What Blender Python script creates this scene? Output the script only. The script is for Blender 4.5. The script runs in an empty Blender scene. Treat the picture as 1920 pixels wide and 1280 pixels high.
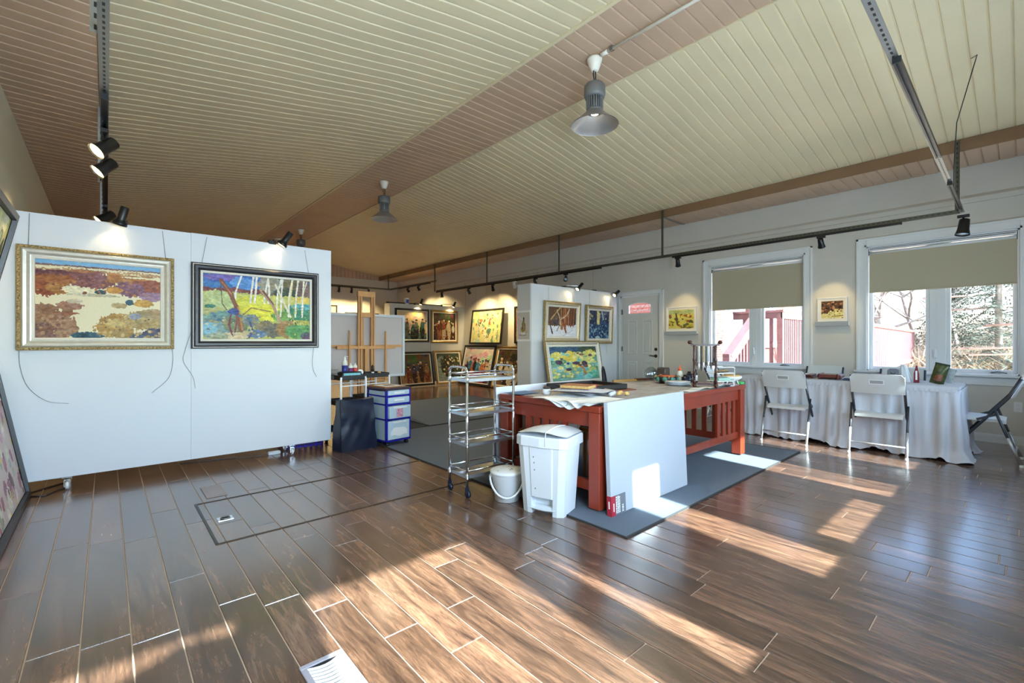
import bpy, math, random
import numpy as np
from mathutils import Vector, Matrix
random.seed(7)
S = bpy.context.scene
COL = S.collection
PI = math.pi
R_ = math.radians

# ------------------------------------------------------------------ camera, world, sun, exposure
cam_d = bpy.data.cameras.new('camera')
cam_d.sensor_width = 36.0
cam_d.lens = 853.0 / 1920.0 * 36.0
cam_d.clip_start = 0.05
cam = bpy.data.objects.new('camera', cam_d)
COL.objects.link(cam)
cam.location = (0, 0, 1.2)
cam.rotation_euler = (PI / 2, 0, -math.atan(760 / 853.0))
S.camera = cam
S.view_settings.view_transform = 'Standard'
S.view_settings.look = 'None'
S.view_settings.gamma = 1.0
S.view_settings.use_curve_mapping = False
S.view_settings.exposure = 1.45
try:
    S.cycles.max_bounces = 10
    S.cycles.diffuse_bounces = 6
    S.cycles.glossy_bounces = 4
    S.cycles.transparent_max_bounces = 12
    S.cycles.sample_clamp_indirect = 6.0
    S.cycles.caustics_reflective = False
    S.cycles.caustics_refractive = False
except Exception:
    pass
W_ = bpy.data.worlds.new('world')
S.world = W_
W_.use_nodes = True
wn = W_.node_tree
wn.nodes.clear()
wo = wn.nodes.new('ShaderNodeOutputWorld')
wb = wn.nodes.new('ShaderNodeBackground')
ws = wn.nodes.new('ShaderNodeTexSky')
ws.sky_type = 'NISHITA'
ws.sun_disc = False
ws.sun_elevation = R_(35)
ws.sun_rotation = R_(186)
ws.dust_density = .6
ws.air_density = 1.0
wb.inputs[1].default_value = 0.8
wn.links.new(ws.outputs[0], wb.inputs[0])
wn.links.new(wb.outputs[0], wo.inputs[0])
sun_d = bpy.data.lights.new('sun', 'SUN')
sun_d.energy = 20.0
sun_d.angle = R_(0.9)
sun_d.color = (1.0, 0.975, 0.955)
sun = bpy.data.objects.new('sun', sun_d)
COL.objects.link(sun)
sun.rotation_euler = Vector((0.1, 1.0, -0.70)).to_track_quat('-Z', 'Y').to_euler()

# daylight entering through the windows behind the camera (one soft light per window opening)
def daylight(x0, x1, z0, z1, power):
    d = bpy.data.lights.new('window_daylight', 'AREA'); d.shape = 'RECTANGLE'; d.size = x1-x0; d.size_y = z1-z0
    d.energy = power; d.color = (.56, .76, 1.0)
    o = bpy.data.objects.new('window_daylight', d); COL.objects.link(o)
    o.location = ((x0+x1)/2, -.575 if x0 > 2 else -.535, (z0+z1)/2); o.rotation_euler = (PI/2+R_(24), 0, 0)      # sky and sunlit ground outside: light rises into the room
DL = 27.0
daylight(.36, 1.91, .90, 2.02, DL*2.7)
daylight(2.54, 4.81, .90, 2.02, DL*.85)
daylight(5.47, 6.86, .90, 1.94, DL*.3)

# ------------------------------------------------------------------ mesh helpers
class MB:
    """collects shapes, then links them as ONE mesh object"""
    def __init__(self):
        self.v, self.f, self.m, self.s = [], [], [], []
    def add(self, vs, fs, m=0, smooth=False):
        b = len(self.v)
        self.v += [tuple(p) for p in vs]
        for f in fs:
            self.f.append(tuple(b + i for i in f)); self.m.append(m); self.s.append(smooth)
        return self
    def box(self, x0, y0, z0, x1, y1, z1, m=0, bev=0.0):
        if bev > 0:
            return self.bbox(x0, y0, z0, x1, y1, z1, m, bev)
        vs = [(x0,y0,z0),(x1,y0,z0),(x1,y1,z0),(x0,y1,z0),(x0,y0,z1),(x1,y0,z1),(x1,y1,z1),(x0,y1,z1)]
        return self.add(vs, [(3,2,1,0),(4,5,6,7),(0,1,5,4),(1,2,6,5),(2,3,7,6),(3,0,4,7)], m)
    def bbox(self, x0, y0, z0, x1, y1, z1, m, b):
        """box with chamfered edges"""
        b = min(b, (x1-x0)*.45, (y1-y0)*.45, (z1-z0)*.45)
        vs = []
        idx = {}
        for i, x in enumerate((x0, x1)):
            for j, y in enumerate((y0, y1)):
                for k, z in enumerate((z0, z1)):
                    sx, sy, sz = (1, -1)[i]*b, (1, -1)[j]*b, (1, -1)[k]*b
                    idx[i,j,k,0] = len(vs); vs.append((x, y+sy, z+sz))
                    idx[i,j,k,1] = len(vs); vs.append((x+sx, y, z+sz))
                    idx[i,j,k,2] = len(vs); vs.append((x+sx, y+sy, z))
        F = []
        g = lambda i,j,k,a: idx[i,j,k,a]
        for i in (0,1): F.append((g(i,0,0,0),g(i,1,0,0),g(i,1,1,0),g(i,0,1,0)))
        for j in (0,1): F.append((g(0,j,0,1),g(1,j,0,1),g(1,j,1,1),g(0,j,1,1)))
        for k in (0,1): F.append((g(0,0,k,2),g(1,0,k,2),g(1,1,k,2),g(0,1,k,2)))
        for i in (0,1):
            for j in (0,1): F.append((g(i,j,0,0),g(i,j,1,0),g(i,j,1,1),g(i,j,0,1)))
        for i in (0,1):
            for k in (0,1): F.append((g(i,0,k,0),g(i,1,k,0),g(i,1,k,2),g(i,0,k,2)))
        for j in (0,1):
            for k in (0,1): F.append((g(0,j,k,1),g(1,j,k,1),g(1,j,k,2),g(0,j,k,2)))
        for i in (0,1):
            for j in (0,1):
                for k in (0,1): F.append((g(i,j,k,0),g(i,j,k,1),g(i,j,k,2)))
        c = Vector(((x0+x1)/2,(y0+y1)/2,(z0+z1)/2))
        out = []
        for f in F:
            p = [Vector(vs[q]) for q in f]
            n = (p[1]-p[0]).cross(p[2]-p[0])
            m_ = sum(p, Vector())/len(p)
            out.append(f if n.dot(m_-c) > 0 else tuple(reversed(f)))
        return self.add(vs, out, m)
    def bar(self, p0, p1, w, h, m=0, up=(0,0,1)):
        """rectangular bar from p0 to p1; w across, h along up"""
        p0, p1 = Vector(p0), Vector(p1)
        d = (p1-p0).normalized()
        u = Vector(up)
        if abs(d.dot(u)) > .98: u = Vector((1,0,0))
        s = d.cross(u).normalized(); u = s.cross(d)
        s *= w/2; u = u*(h/2)
        vs = [p0-s-u, p0+s-u, p0+s+u, p0-s+u, p1-s-u, p1+s-u, p1+s+u, p1-s+u]
        return self.add(vs, [(0,1,2,3),(7,6,5,4),(4,5,1,0),(5,6,2,1),(6,7,3,2),(7,4,0,3)], m)
    def tube(self, pts, r, n=8, m=0, caps=True, closed=False):
        pts = [Vector(p) for p in pts]
        k = len(pts)
        rs = r if isinstance(r, (list, tuple)) else [r]*k
        rings = []
        prev = None
        for i, p in enumerate(pts):
            if closed: d = pts[(i+1)%k]-pts[i-1]
            elif i == 0: d = pts[1]-p
            elif i == k-1: d = p-pts[i-1]
            else: d = (pts[i+1]-p).normalized()+(p-pts[i-1]).normalized()
            if d.length < 1e-9: d = Vector((0,0,1))
            d.normalize()
            if prev is None:
                a = Vector((0,0,1)) if abs(d.z) < .9 else Vector((1,0,0))
                u = d.cross(a).normalized()
            else:
                u = prev-d*prev.dot(d)
                if u.length < 1e-6: u = d.orthogonal()
                u.normalize()
            prev = u
            w = d.cross(u)
            rings.append([p+u*(rs[i]*math.cos(2*PI*j/n))+w*(rs[i]*math.sin(2*PI*j/n)) for j in range(n)])
        vs = [q for g in rings for q in g]
        fs = []
        for i in range(k if closed else k-1):
            a, b = i*n, ((i+1)%k)*n
            for j in range(n):
                fs.append((a+j, a+(j+1)%n, b+(j+1)%n, b+j))
        if caps and not closed:
            fs.append(tuple(range(n-1,-1,-1))); fs.append(tuple((k-1)*n+j for j in range(n)))
        return self.add(vs, fs, m, n > 5)
    def lathe(self, prof, n=20, c=(0,0,0), m=0, axis=None, smooth=True, sx=1, sy=1):
        """profile of (radius, height) turned about z (or about axis)"""
        c = Vector(c)
        q = Vector((0,0,1)).rotation_difference(Vector(axis)) if axis is not None else None
        vs, fs = [], []
        for r, h in prof:
            for j in range(n):
                p = Vector((r*sx*math.cos(2*PI*j/n), r*sy*math.sin(2*PI*j/n), h))
                if q: p = q @ p
                vs.append(c+p)
        for i in range(len(prof)-1):
            for j in range(n):
                fs.append((i*n+j, i*n+(j+1)%n, (i+1)*n+(j+1)%n, (i+1)*n+j))
        if prof[0][0] > 1e-6: fs.append(tuple(range(n-1,-1,-1)))
        if prof[-1][0] > 1e-6: fs.append(tuple((len(prof)-1)*n+j for j in range(n)))
        return self.add(vs, fs, m, smooth)
    def shell(self, prof, n=20, c=(0,0,0), m=0, axis=None):
        """open lathe without caps"""
        k = len(self.f)
        self.lathe(prof, n, c, m, axis)
        for _ in range((prof[0][0] > 1e-6)+(prof[-1][0] > 1e-6)):
            self.f.pop(); self.m.pop(); self.s.pop()
        return self
    def quad(self, a, b, c, d, m=0):
        return self.add([a,b,c,d], [(0,1,2,3)], m)
    def prism(self, poly, z0, z1, m=0, fn=None):
        """2D polygon extruded; fn maps (u,v,w) to 3D"""
        fn = fn or (lambda u,v,w: (u,v,w))
        n = len(poly)
        vs = [fn(u,v,z0) for u,v in poly]+[fn(u,v,z1) for u,v in poly]
        fs = [tuple(range(n-1,-1,-1)), tuple(range(n,2*n))]
        for i in range(n): fs.append((i,(i+1)%n,n+(i+1)%n,n+i))
        return self.add(vs, fs, m)
    def grid(self, nu, nv, fn, m=0, smooth=True):
        vs = [fn(i/nu, j/nv) for j in range(nv+1) for i in range(nu+1)]
        fs = [(j*(nu+1)+i, j*(nu+1)+i+1, (j+1)*(nu+1)+i+1, (j+1)*(nu+1)+i) for j in range(nv) for i in range(nu)]
        return self.add(vs, fs, m, smooth)
    def mesh(self, name):
        me = bpy.data.meshes.new(name)
        me.from_pydata(self.v, [], self.f)
        me.polygons.foreach_set('material_index', self.m)
        me.polygons.foreach_set('use_smooth', self.s)
        me.update()
        return me
    def build(self, name, mats, parent=None, loc=None, rot=None, label=None):
        me = self.mesh(name)
        for q in (mats if isinstance(mats, (list, tuple)) else [mats]): me.materials.append(q)
        o = bpy.data.objects.new(name, me)
        COL.objects.link(o)
        if parent is not None: o.parent = parent
        if loc is not None: o.location = loc
        if rot is not None: o.rotation_euler = rot
        if label: o['label'] = label
        return o

def tag(o, label=None, cat=None, group=None, kind=None):
    if label: o['label'] = label
    if cat: o['category'] = cat
    if group: o['group'] = group
    if kind: o['kind'] = kind
    return o
def thing(name, label, cat, loc=(0,0,0), rz=0.0, group=None, rot=None):
    o = bpy.data.objects.new(name, None)
    o.empty_display_size = 0.1
    COL.objects.link(o)
    o.location = loc
    o.rotation_euler = rot if rot is not None else (0,0,rz)
    return tag(o, label, cat, group)
KIDS = {}
def dup(o, loc, rot=None, label=None, group=None):
    r = copy_tree(o, None)
    r.location = loc
    if rot is not None: r.rotation_euler = rot
    return tag(r, label, None, group)
def copy_tree(o, parent):
    c = o.copy(); COL.objects.link(c)
    if parent is not None: c.parent = parent
    for ch in list(o.children): copy_tree(ch, c)
    return c
def struct(name, mb, m, parent=None):
    o = mb.build(name, m, parent)
    if parent is None: o['kind'] = 'structure'
    return o

# ------------------------------------------------------------------ materials
def lin(c):
    return tuple((x/255/12.92 if x/255 <= .04045 else ((x/255+.055)/1.055)**2.4) for x in c)
def nd(t, ty, **kw):
    n = t.nodes.new(ty)
    for k, v in kw.items():
        if hasattr(n, k): setattr(n, k, v)
        else: n.inputs[k].default_value = v
    return n
def mat(name, rgb, rough=.5, metal=0.0, var=.0, scale=8.0, bump=0.0, bscale=60.0, stretch=(1,1,1), coat=0.0, emit=None, alpha=None, spec=.5, sheen=0.0, trans=0.0):
    m = bpy.data.materials.new(name); m.use_nodes = True
    t = m.node_tree
    p = t.nodes['Principled BSDF']
    c = lin(rgb)
    p.inputs['Base Color'].default_value = (*c, 1)
    p.inputs['Roughness'].default_value = rough
    p.inputs['Metallic'].default_value = metal
    p.inputs['Specular IOR Level'].default_value = spec
    p.inputs['Coat Weight'].default_value = coat
    p.inputs['Sheen Weight'].default_value = sheen
    p.inputs['Transmission Weight'].default_value = trans
    tc = nd(t, 'ShaderNodeTexCoord'); mp = nd(t, 'ShaderNodeMapping')
    mp.inputs['Scale'].default_value = stretch
    t.links.new(tc.outputs['Object'], mp.inputs[0])
    if var > 0:
        n = nd(t, 'ShaderNodeTexNoise'); n.inputs['Scale'].default_value = scale; n.inputs['Detail'].default_value = 5
        t.links.new(mp.outputs[0], n.inputs['Vector'])
        r = nd(t, 'ShaderNodeValToRGB')
        r.color_ramp.elements[0].position = .3; r.color_ramp.elements[1].position = .7
        r.color_ramp.elements[0].color = (*[max(0, x*(1-var)) for x in c], 1)
        r.color_ramp.elements[1].color = (*[min(1, x*(1+var)) for x in c], 1)
        t.links.new(n.outputs[0], r.inputs[0]); t.links.new(r.outputs[0], p.inputs['Base Color'])
    if bump > 0:
        n2 = nd(t, 'ShaderNodeTexNoise'); n2.inputs['Scale'].default_value = bscale; n2.inputs['Detail'].default_value = 4
        t.links.new(mp.outputs[0], n2.inputs['Vector'])
        b = nd(t, 'ShaderNodeBump'); b.inputs['Strength'].default_value = bump; b.inputs['Distance'].default_value = .01
        t.links.new(n2.outputs[0], b.inputs['Height']); t.links.new(b.outputs[0], p.inputs['Normal'])
    if emit:
        p.inputs['Emission Color'].default_value = (*lin(emit[0]), 1); p.inputs['Emission Strength'].default_value = emit[1]
    return m
def glass_mat(name, tint=(235,245,245), refl=.08):
    m = bpy.data.materials.new(name); m.use_nodes = True
    t = m.node_tree; t.nodes.clear()
    o = nd(t, 'ShaderNodeOutputMaterial'); mx = nd(t, 'ShaderNodeMixShader')
    tr = nd(t, 'ShaderNodeBsdfTransparent'); tr.inputs[0].default_value = (*lin(tint), 1)
    gl = nd(t, 'ShaderNodeBsdfGlossy'); gl.inputs['Roughness'].default_value = .02
    mx.inputs[0].default_value = refl
    t.links.new(tr.outputs[0], mx.inputs[1]); t.links.new(gl.outputs[0], mx.inputs[2]); t.links.new(mx.outputs[0], o.inputs[0])
    return m
def paint_mat(name):
    m = bpy.data.materials.new(name); m.use_nodes = True
    t = m.node_tree; p = t.nodes['Principled BSDF']
    a = nd(t, 'ShaderNodeVertexColor'); a.layer_name = 'paint'
    t.links.new(a.outputs[0], p.inputs['Base Color'])
    p.inputs['Roughness'].default_value = .45; p.inputs['Specular IOR Level'].default_value = .3
    n2 = nd(t, 'ShaderNodeTexNoise'); n2.inputs['Scale'].default_value = 40
    tc = nd(t, 'ShaderNodeTexCoord'); t.links.new(tc.outputs['Object'], n2.inputs['Vector'])
    b = nd(t, 'ShaderNodeBump'); b.inputs['Strength'].default_value = .25; b.inputs['Distance'].default_value = .004
    t.links.new(n2.outputs[0], b.inputs['Height']); t.links.new(b.outputs[0], p.inputs['Normal'])
    return m
def wood_floor():
    m = bpy.data.materials.new('plank_wood'); m.use_nodes = True
    t = m.node_tree; p = t.nodes['Principled BSDF']
    g = nd(t, 'ShaderNodeNewGeometry')
    at = nd(t, 'ShaderNodeAttribute'); at.attribute_name = 'tone'
    sh = nd(t, 'ShaderNodeVectorMath', operation='MULTIPLY_ADD')
    cb = nd(t, 'ShaderNodeCombineXYZ')
    for i, k in enumerate((3.0, 17.0, 9.0)):
        ml = nd(t, 'ShaderNodeMath', operation='MULTIPLY'); ml.inputs[1].default_value = k*5
        t.links.new(at.outputs['Fac'], ml.inputs[0]); t.links.new(ml.outputs[0], cb.inputs[i])
    t.links.new(g.outputs['Position'], sh.inputs[0]); sh.inputs[1].default_value = (1,1,1); t.links.new(cb.outputs[0], sh.inputs[2])
    mp = nd(t, 'ShaderNodeMapping'); mp.inputs['Scale'].default_value = (13.0, 1.7, 4.0)
    t.links.new(sh.outputs[0], mp.inputs[0])
    n1 = nd(t, 'ShaderNodeTexNoise'); n1.inputs['Scale'].default_value = 1.3; n1.inputs['Detail'].default_value = 8; n1.inputs['Roughness'].default_value = .65; n1.inputs['Distortion'].default_value = 1.1
    t.links.new(mp.outputs[0], n1.inputs['Vector'])
    n2 = nd(t, 'ShaderNodeTexNoise'); n2.inputs['Scale'].default_value = 6.0; n2.inputs['Detail'].default_value = 6; n2.inputs['Roughness'].default_value = .7; n2.inputs['Distortion'].default_value = .6
    mp2 = nd(t, 'ShaderNodeMapping'); mp2.inputs['Scale'].default_value = (20.0, 1.6, 4.0)
    t.links.new(sh.outputs[0], mp2.inputs[0]); t.links.new(mp2.outputs[0], n2.inputs['Vector'])
    r = nd(t, 'ShaderNodeValToRGB')
    e = r.color_ramp.elements
    e[0].position = .30; e[0].color = (*lin((62,43,35)), 1)
    e[1].position = .74; e[1].color = (*lin((176,134,104)), 1)
    k = e.new(.45); k.color = (*lin((110,77,58)), 1)
    k = e.new(.60); k.color = (*lin((142,101,76)), 1)
    t.links.new(n1.outputs[0], r.inputs[0])
    r2 = nd(t, 'ShaderNodeValToRGB')
    r2.color_ramp.elements[0].position = .36; r2.color_ramp.elements[0].color = (.36,.35,.38,1)
    r2.color_ramp.elements[1].position = .55; r2.color_ramp.elements[1].color = (1,1,1,1)
    t.links.new(n2.outputs[0], r2.inputs[0])
    mx = nd(t, 'ShaderNodeMix', data_type='RGBA', blend_type='MULTIPLY'); mx.inputs[0].default_value = .75
    t.links.new(r.outputs[0], mx.inputs[6]); t.links.new(r2.outputs[0], mx.inputs[7])
    tn = nd(t, 'ShaderNodeMapRange'); tn.inputs['To Min'].default_value = .50; tn.inputs['To Max'].default_value = 1.02
    t.links.new(at.outputs['Fac'], tn.inputs[0])
    hs = nd(t, 'ShaderNodeHueSaturation'); hs.inputs['Saturation'].default_value = .95
    t.links.new(tn.outputs[0], hs.inputs['Value']); t.links.new(mx.outputs[2], hs.inputs['Color'])
    t.links.new(hs.outputs[0], p.inputs['Base Color'])
    p.inputs['Roughness'].default_value = .27; p.inputs['Specular IOR Level'].default_value = .75; p.inputs['Coat Weight'].default_value = .8; p.inputs['Coat Roughness'].default_value = .17; p.inputs['Coat IOR'].default_value = 1.7
    b = nd(t, 'ShaderNodeBump'); b.inputs['Strength'].default_value = .22; b.inputs['Distance'].default_value = .006
    t.links.new(n2.outputs[0], b.inputs['Height']); t.links.new(b.outputs[0], p.inputs['Normal'])
    return m
M = dict(
    plank=wood_floor(),
    joint=mat('joint_glint', (190,168,146), .5),  # pale joints stand in for glints off the plank bevels
    wall=mat('wall_paint', (205,202,194), .85, var=.02, scale=3, bump=.05, bscale=90),
    trim=mat('white_trim', (225,227,228), .5),
    cream=mat('cream_siding', (222,208,172), .42, var=.03, scale=2),
    brown=mat('tan_siding', (196,168,142), .45, var=.05, scale=2),
    beam=mat('beam_cladding', (134,104,74), .6, var=.05, scale=3),
    panel=mat('panel_fabric', (226,231,238), .8, var=.01, scale=200, bump=.12, bscale=500),
    gpanel=mat('grey_panel', (205,206,204), .8, bump=.05, bscale=300),
    primed=mat('primed_board', (182,188,196), .8, bump=.06, bscale=500),
    black=mat('black_metal', (18,18,20), .35, spec=.5),
    blackp=mat('black_plastic', (24,25,28), .45),
    steel=mat('galvanised_steel', (150,150,146), .4, .8),
    dsteel=mat('dull_slotted_steel', (98,96,84), .5, .6),
    chrome=mat('chrome', (228,232,238), .12, 1.0),
    alu=mat('brushed_aluminium', (175,176,178), .35, .7),
    dgrey=mat('grey_casting', (120,120,118), .5, .2),
    white=mat('white_plastic', (232,235,238), .4),
    whitep=mat('white_bin_plastic', (226,231,235), .38, var=.01, scale=5),
    wire=mat('hanging_wire', (120,120,118), .5, .5),
    cherry=mat('cherry_wood', (140,52,30), .32, var=.14, scale=5, stretch=(1,1,.3), spec=.5),
    rug=mat('grey_carpet', (122,132,146), .98, var=.22, scale=260, bump=.8, bscale=700, spec=.1),
    mat_=mat('dark_mat', (72,74,76), .98, var=.1, scale=200, bump=.5, bscale=500, spec=.1),
    pine=mat('pine_wood', (206,154,98), .5, var=.10, scale=6, stretch=(3,3,.4)),
    canvasback=mat('canvas_back', (196,190,190), .9, bump=.1, bscale=400),
    canvas=mat('white_canvas', (206,212,218), .75, bump=.06, bscale=500),
    silver=mat('silver_leaf_frame', (205,202,190), .4, .35, var=.08, scale=30),
    gold=mat('antique_gold', (172,138,78), .4, .55, var=.3, scale=60),
    goldd=mat('carved_gilt', (178,154,104), .42, .5, var=.7, scale=90, bump=1.0, bscale=110),
    champ=mat('champagne_frame', (198,184,152), .42, .35, var=.12, scale=30),
    blackf=mat('black_frame_wood', (40,40,46), .4, var=.35, scale=40, stretch=(.2,1,1)),
    ebony=mat('ebony_frame', (26,24,24), .4),
    linen=mat('linen_liner', (228,224,212), .8),
    blind=mat('roller_blind_cloth', (182,174,150), .85, bump=.05, bscale=400, var=.015, scale=300),
    glass=glass_mat('window_glass'),
    tglass=glass_mat('dimmed_window_glass', (218,221,225), .06),  # tint added to dim the bright view outdoors
    leadglass=glass_mat('leaded_glass', (232,214,216), .12),
    lead=mat('lead_came', (150,140,146), .5, .3),
    door=mat('door_paint', (214,213,208), .55),
    bronze=mat('aged_bronze', (70,58,46), .38, .8),
    cloth=mat('white_cloth', (192,195,204), .9, bump=.08, bscale=300),
    chairp=mat('chair_plastic', (206,208,208), .45, bump=.03, bscale=500),
    chairm=mat('chair_steel', (68,72,80), .32, .7),
    chairl=mat('chair_grey_sleeve', (190,194,200), .35, .6),
    navy=mat('navy_nylon', (12,24,48), .42, var=.15, scale=5, bump=.25, bscale=12),
    blue=mat('blue_plastic', (28,28,160), .35),
    clear=mat('frosted_plastic', (186,208,222), .3, var=.05, scale=4),
    shelf=mat('shelf_steel', (196,204,212), .2, .85),
    paper=mat('paper', (238,240,240), .8),
    tabletop=mat('drawing_felt', (164,161,160), .85, var=.22, scale=5, stretch=(1,3,1)),
    red=mat('red_cloth_book', (150,36,40), .55),
    kraft=mat('tan_cardboard', (166,116,76), .8),
    maroon=mat('maroon_lacquer', (84,34,32), .3),
    teal=mat('teal_glaze', (78,140,128), .2, var=.25, scale=30),
    dwood=mat('dark_rosewood', (66,30,22), .3, var=.2, scale=20),
    navyd=mat('ink_bottle_blue', (24,32,52), .25),
    label=mat('label_paper', (220,226,228), .7),
    orange=mat('orange_cap', (226,98,44), .4),
    green=mat('green_plastic', (70,186,92), .4),
    straw=mat('straw_weave', (208,170,104), .8, var=.2, scale=60),
    stone=mat('dark_stone_cup', (72,60,54), .6, var=.5, scale=50),
    rubber=mat('rubber', (30,30,32), .7),
    brick=None,
    bulb=mat('lit_bulb', (255,244,220), .4, emit=((255,240,208), 14.0)),
    lens=mat('lit_lamp_lens', (255,240,200), .4, emit=((255,226,160), 3.0)),
    reddeck=mat('red_deck_stain', (134,92,92), .8, var=.15, scale=9, stretch=(1,1,.2)),
    capw=mat('pale_wood', (206,176,160), .8, var=.08, scale=8),  # also stands for sunlit wood on the near deck rail
    grass=mat('dry_grass', (206,190,158), .95, var=.3, scale=3, bump=.6, bscale=20),
    brush=mat('dry_brush', (212,198,174), .95, var=.45, scale=7, bump=.6, bscale=15),
    bark=mat('pale_bark', (150,142,134), .9, var=.3, scale=12),
    needle=mat('spruce_needles', (74,86,70), .9, var=.4, scale=9),
    pvc=mat('white_pvc', (240,236,222), .5),
    screen=mat('tan_glass_top', (150,146,138), .25),
    cord=mat('grey_cord', (92,92,96), .6),
    bag=mat('foil_bag', (64,72,40), .35, .3, var=.6, scale=30),
    beige=mat('beige_wallboard', (214,208,184), .8),
    PAINT=paint_mat('oil_paint'),
)
def brick_mat():
    m = bpy.data.materials.new('brick_facing'); m.use_nodes = True
    t = m.node_tree; p = t.nodes['Principled BSDF']
    tc = nd(t, 'ShaderNodeTexCoord'); mp = nd(t, 'ShaderNodeMapping'); mp.inputs['Rotation'].default_value = (PI/2,0,0)
    b = nd(t, 'ShaderNodeTexBrick'); b.inputs['Color1'].default_value = (*lin((132,84,72)),1); b.inputs['Color2'].default_value = (*lin((112,68,60)),1)
    b.inputs['Mortar'].default_value = (*lin((140,128,120)),1); b.inputs['Scale'].default_value = 1.0
    b.inputs['Mortar Size'].default_value = .006; b.inputs['Brick Width'].default_value = .22; b.inputs['Row Height'].default_value = .075
    t.links.new(tc.outputs['Object'], mp.inputs[0]); t.links.new(mp.outputs[0], b.inputs['Vector']); t.links.new(b.outputs[0], p.inputs['Base Color'])
    p.inputs['Roughness'].default_value = .9
    return m
M['brick'] = brick_mat()

# ================================================================== ROOM SHELL
XL, XR, YB, YF = -0.66, 7.88, -0.60, 15.10
SOF, BT, RZ, RX0, RX1, BXR, BXL = 3.34, 3.47, 3.96, 3.08, 4.05, 7.18, -0.04
fw = Vector((math.sin(math.atan(760/853.)), math.cos(math.atan(760/853.)), 0)); rt = Vector((fw.y, -fw.x, 0))
def in_view(x, y, pad=.6):
    d = x*fw.x+y*fw.y; l = x*rt.x+y*rt.y
    return d > .6 and abs(l) < 1.14*d+pad
# ---- floor: sub-floor plus planks
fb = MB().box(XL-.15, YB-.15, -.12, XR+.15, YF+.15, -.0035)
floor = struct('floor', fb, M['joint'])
PW = .153
rows = []
k0 = math.floor((XL-.075)/PW)
rnd = random.Random(11)
for k in range(k0, k0+60):
    xa = .075+k*PW; xb = xa+PW
    if xb < XL+.02 or xa > XR-.02: continue
    xa = max(xa, XL-.02); xb = min(xb, XR+.02)
    y = YB-rnd.random()*1.2
    while y < YF:
        L = 1.215
        ya, yb = max(y, YB-.02), min(y+L, YF+.02)
        if yb-ya > .05: rows.append((xa, xb, ya, yb))
        y += L
def plank_geo(mb, xa, xb, ya, yb):
    g, b = .0016, .0022
    xa += g; xb -= g; ya += g; yb -= g
    mb.add([(xa,ya,-.004),(xb,ya,-.004),(xb,yb,-.004),(xa,yb,-.004),(xa+b,ya+b,0),(xb-b,ya+b,0),(xb-b,yb-b,0),(xa+b,yb-b,0)],
           [(4,5,6,7),(0,1,5,4),(1,2,6,5),(2,3,7,6),(3,0,4,7)])
def set_tone(me, vals):
    a = me.attributes.new('tone', 'FLOAT', 'POINT'); a.data.foreach_set('value', np.array(vals, dtype=np.float32))
rows.sort(key=lambda r: (0 if in_view((r[0]+r[1])/2, (r[2]+r[3])/2) else 100)+math.hypot((r[0]+r[1])/2, (r[2]+r[3])/2))
for r in rows[:296]:
    mb = MB(); plank_geo(mb, *r)
    o = mb.build('plank', M['plank'], floor); set_tone(o.data, [rnd.random()]*8)
mb = MB(); tones = []
for r in rows[296:]:
    plank_geo(mb, *r); tones += [rnd.random()]*8
o = mb.build('distant_planks', M['plank'], floor); set_tone(o.data, tones); o['kind'] = 'stuff'

# ---- ceiling: backing slab plus siding boards
def slz(x):           # ceiling height at x
    if x < BXL or x > BXR: return SOF
    if x < RX0: return BT+(RZ-BT)*(x-BXL)/(RX0-BXL)
    if x > RX1: return RZ-(RZ-BT)*(x-RX1)/(BXR-RX1)
    return RZ
prof = [(XL-.15,SOF),(BXL,SOF),(BXL,BT),(RX0,RZ),(RX1,RZ),(BXR,BT),(BXR,SOF),(XR+.15,SOF)]
cb = MB()
up = .03
n = len(prof)
cb.add([(x,YB-.15,z+up) for x,z in prof]+[(x,YF+.15,z+up) for x,z in prof], [(i,i+1,n+i+1,n+i) for i in range(n-1)])
cb.add([(XL-.15,YB-.15,4.3),(XR+.15,YB-.15,4.3),(XR+.15,YF+.15,4.3),(XL-.15,YF+.15,4.3)], [(0,1,2,3)])
ceiling = struct('ceiling', cb, M['cream'])
BP = .13
def board_geo(mb, xa, xb, y0, nseg, wave):
    pr = ((0,.014),(.010,.0015),(.017,0),(.116,0),(.124,.0015),(.1305,.014))
    def fn(u, v):
        x = xa+(xb-xa)*u; i = round(v*5)
        w = wave*(math.sin(x*2.9+.35*y0)+.6*math.sin(x*5.3+1+.22*y0))*math.sin(PI*u)
        return (x, y0+pr[i][0], slz(min(max(x, xa+.0005), xb-.0005))+pr[i][1]+w)
    mb.grid(nseg, 5, fn, smooth=False)
secs = [(RX1, BXR, 10, .007, 'cream', ceiling), (BXL, RX0, 10, .007, 'cream', ceiling), (RX0, RX1, 3, .003, 'brown', ceiling)]
trim1 = struct('trim_1', MB().box(BXR-.02, YB, SOF-.003, BXR+.012, YF, BT), M['beam'])      # boxed beam, window side
trim2 = struct('trim_2', MB().box(BXL-.012, YB, SOF-.003, BXL+.02, YF, BT), M['beam'])      # boxed beam, far-left side
secs += [(BXR+.012, XR, 2, 0, 'brown', trim1), (XL, BXL-.012, 2, 0, 'brown', trim2)]
NB = int((YF-YB)/BP)+1
for xa, xb, ns, wv, mt, par in secs:
    far = MB()
    for k in range(NB):
        y0 = YB+k*BP
        if y0 < 9.0 and in_view((xa+xb)/2, y0, 3.0):
            mb = MB(); board_geo(mb, xa, xb, y0, ns, wv)
            mb.build('siding_board', M[mt], par)
        else:
            board_geo(far, xa, xb, y0, ns, wv)
    fo = far.build('distant_siding', M[mt], par); fo['kind'] = 'stuff'
struct('trim_3', MB().box(RX0-.022, YB, RZ-.016, RX0+.012, YF, RZ+.01), M['cream'])
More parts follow.
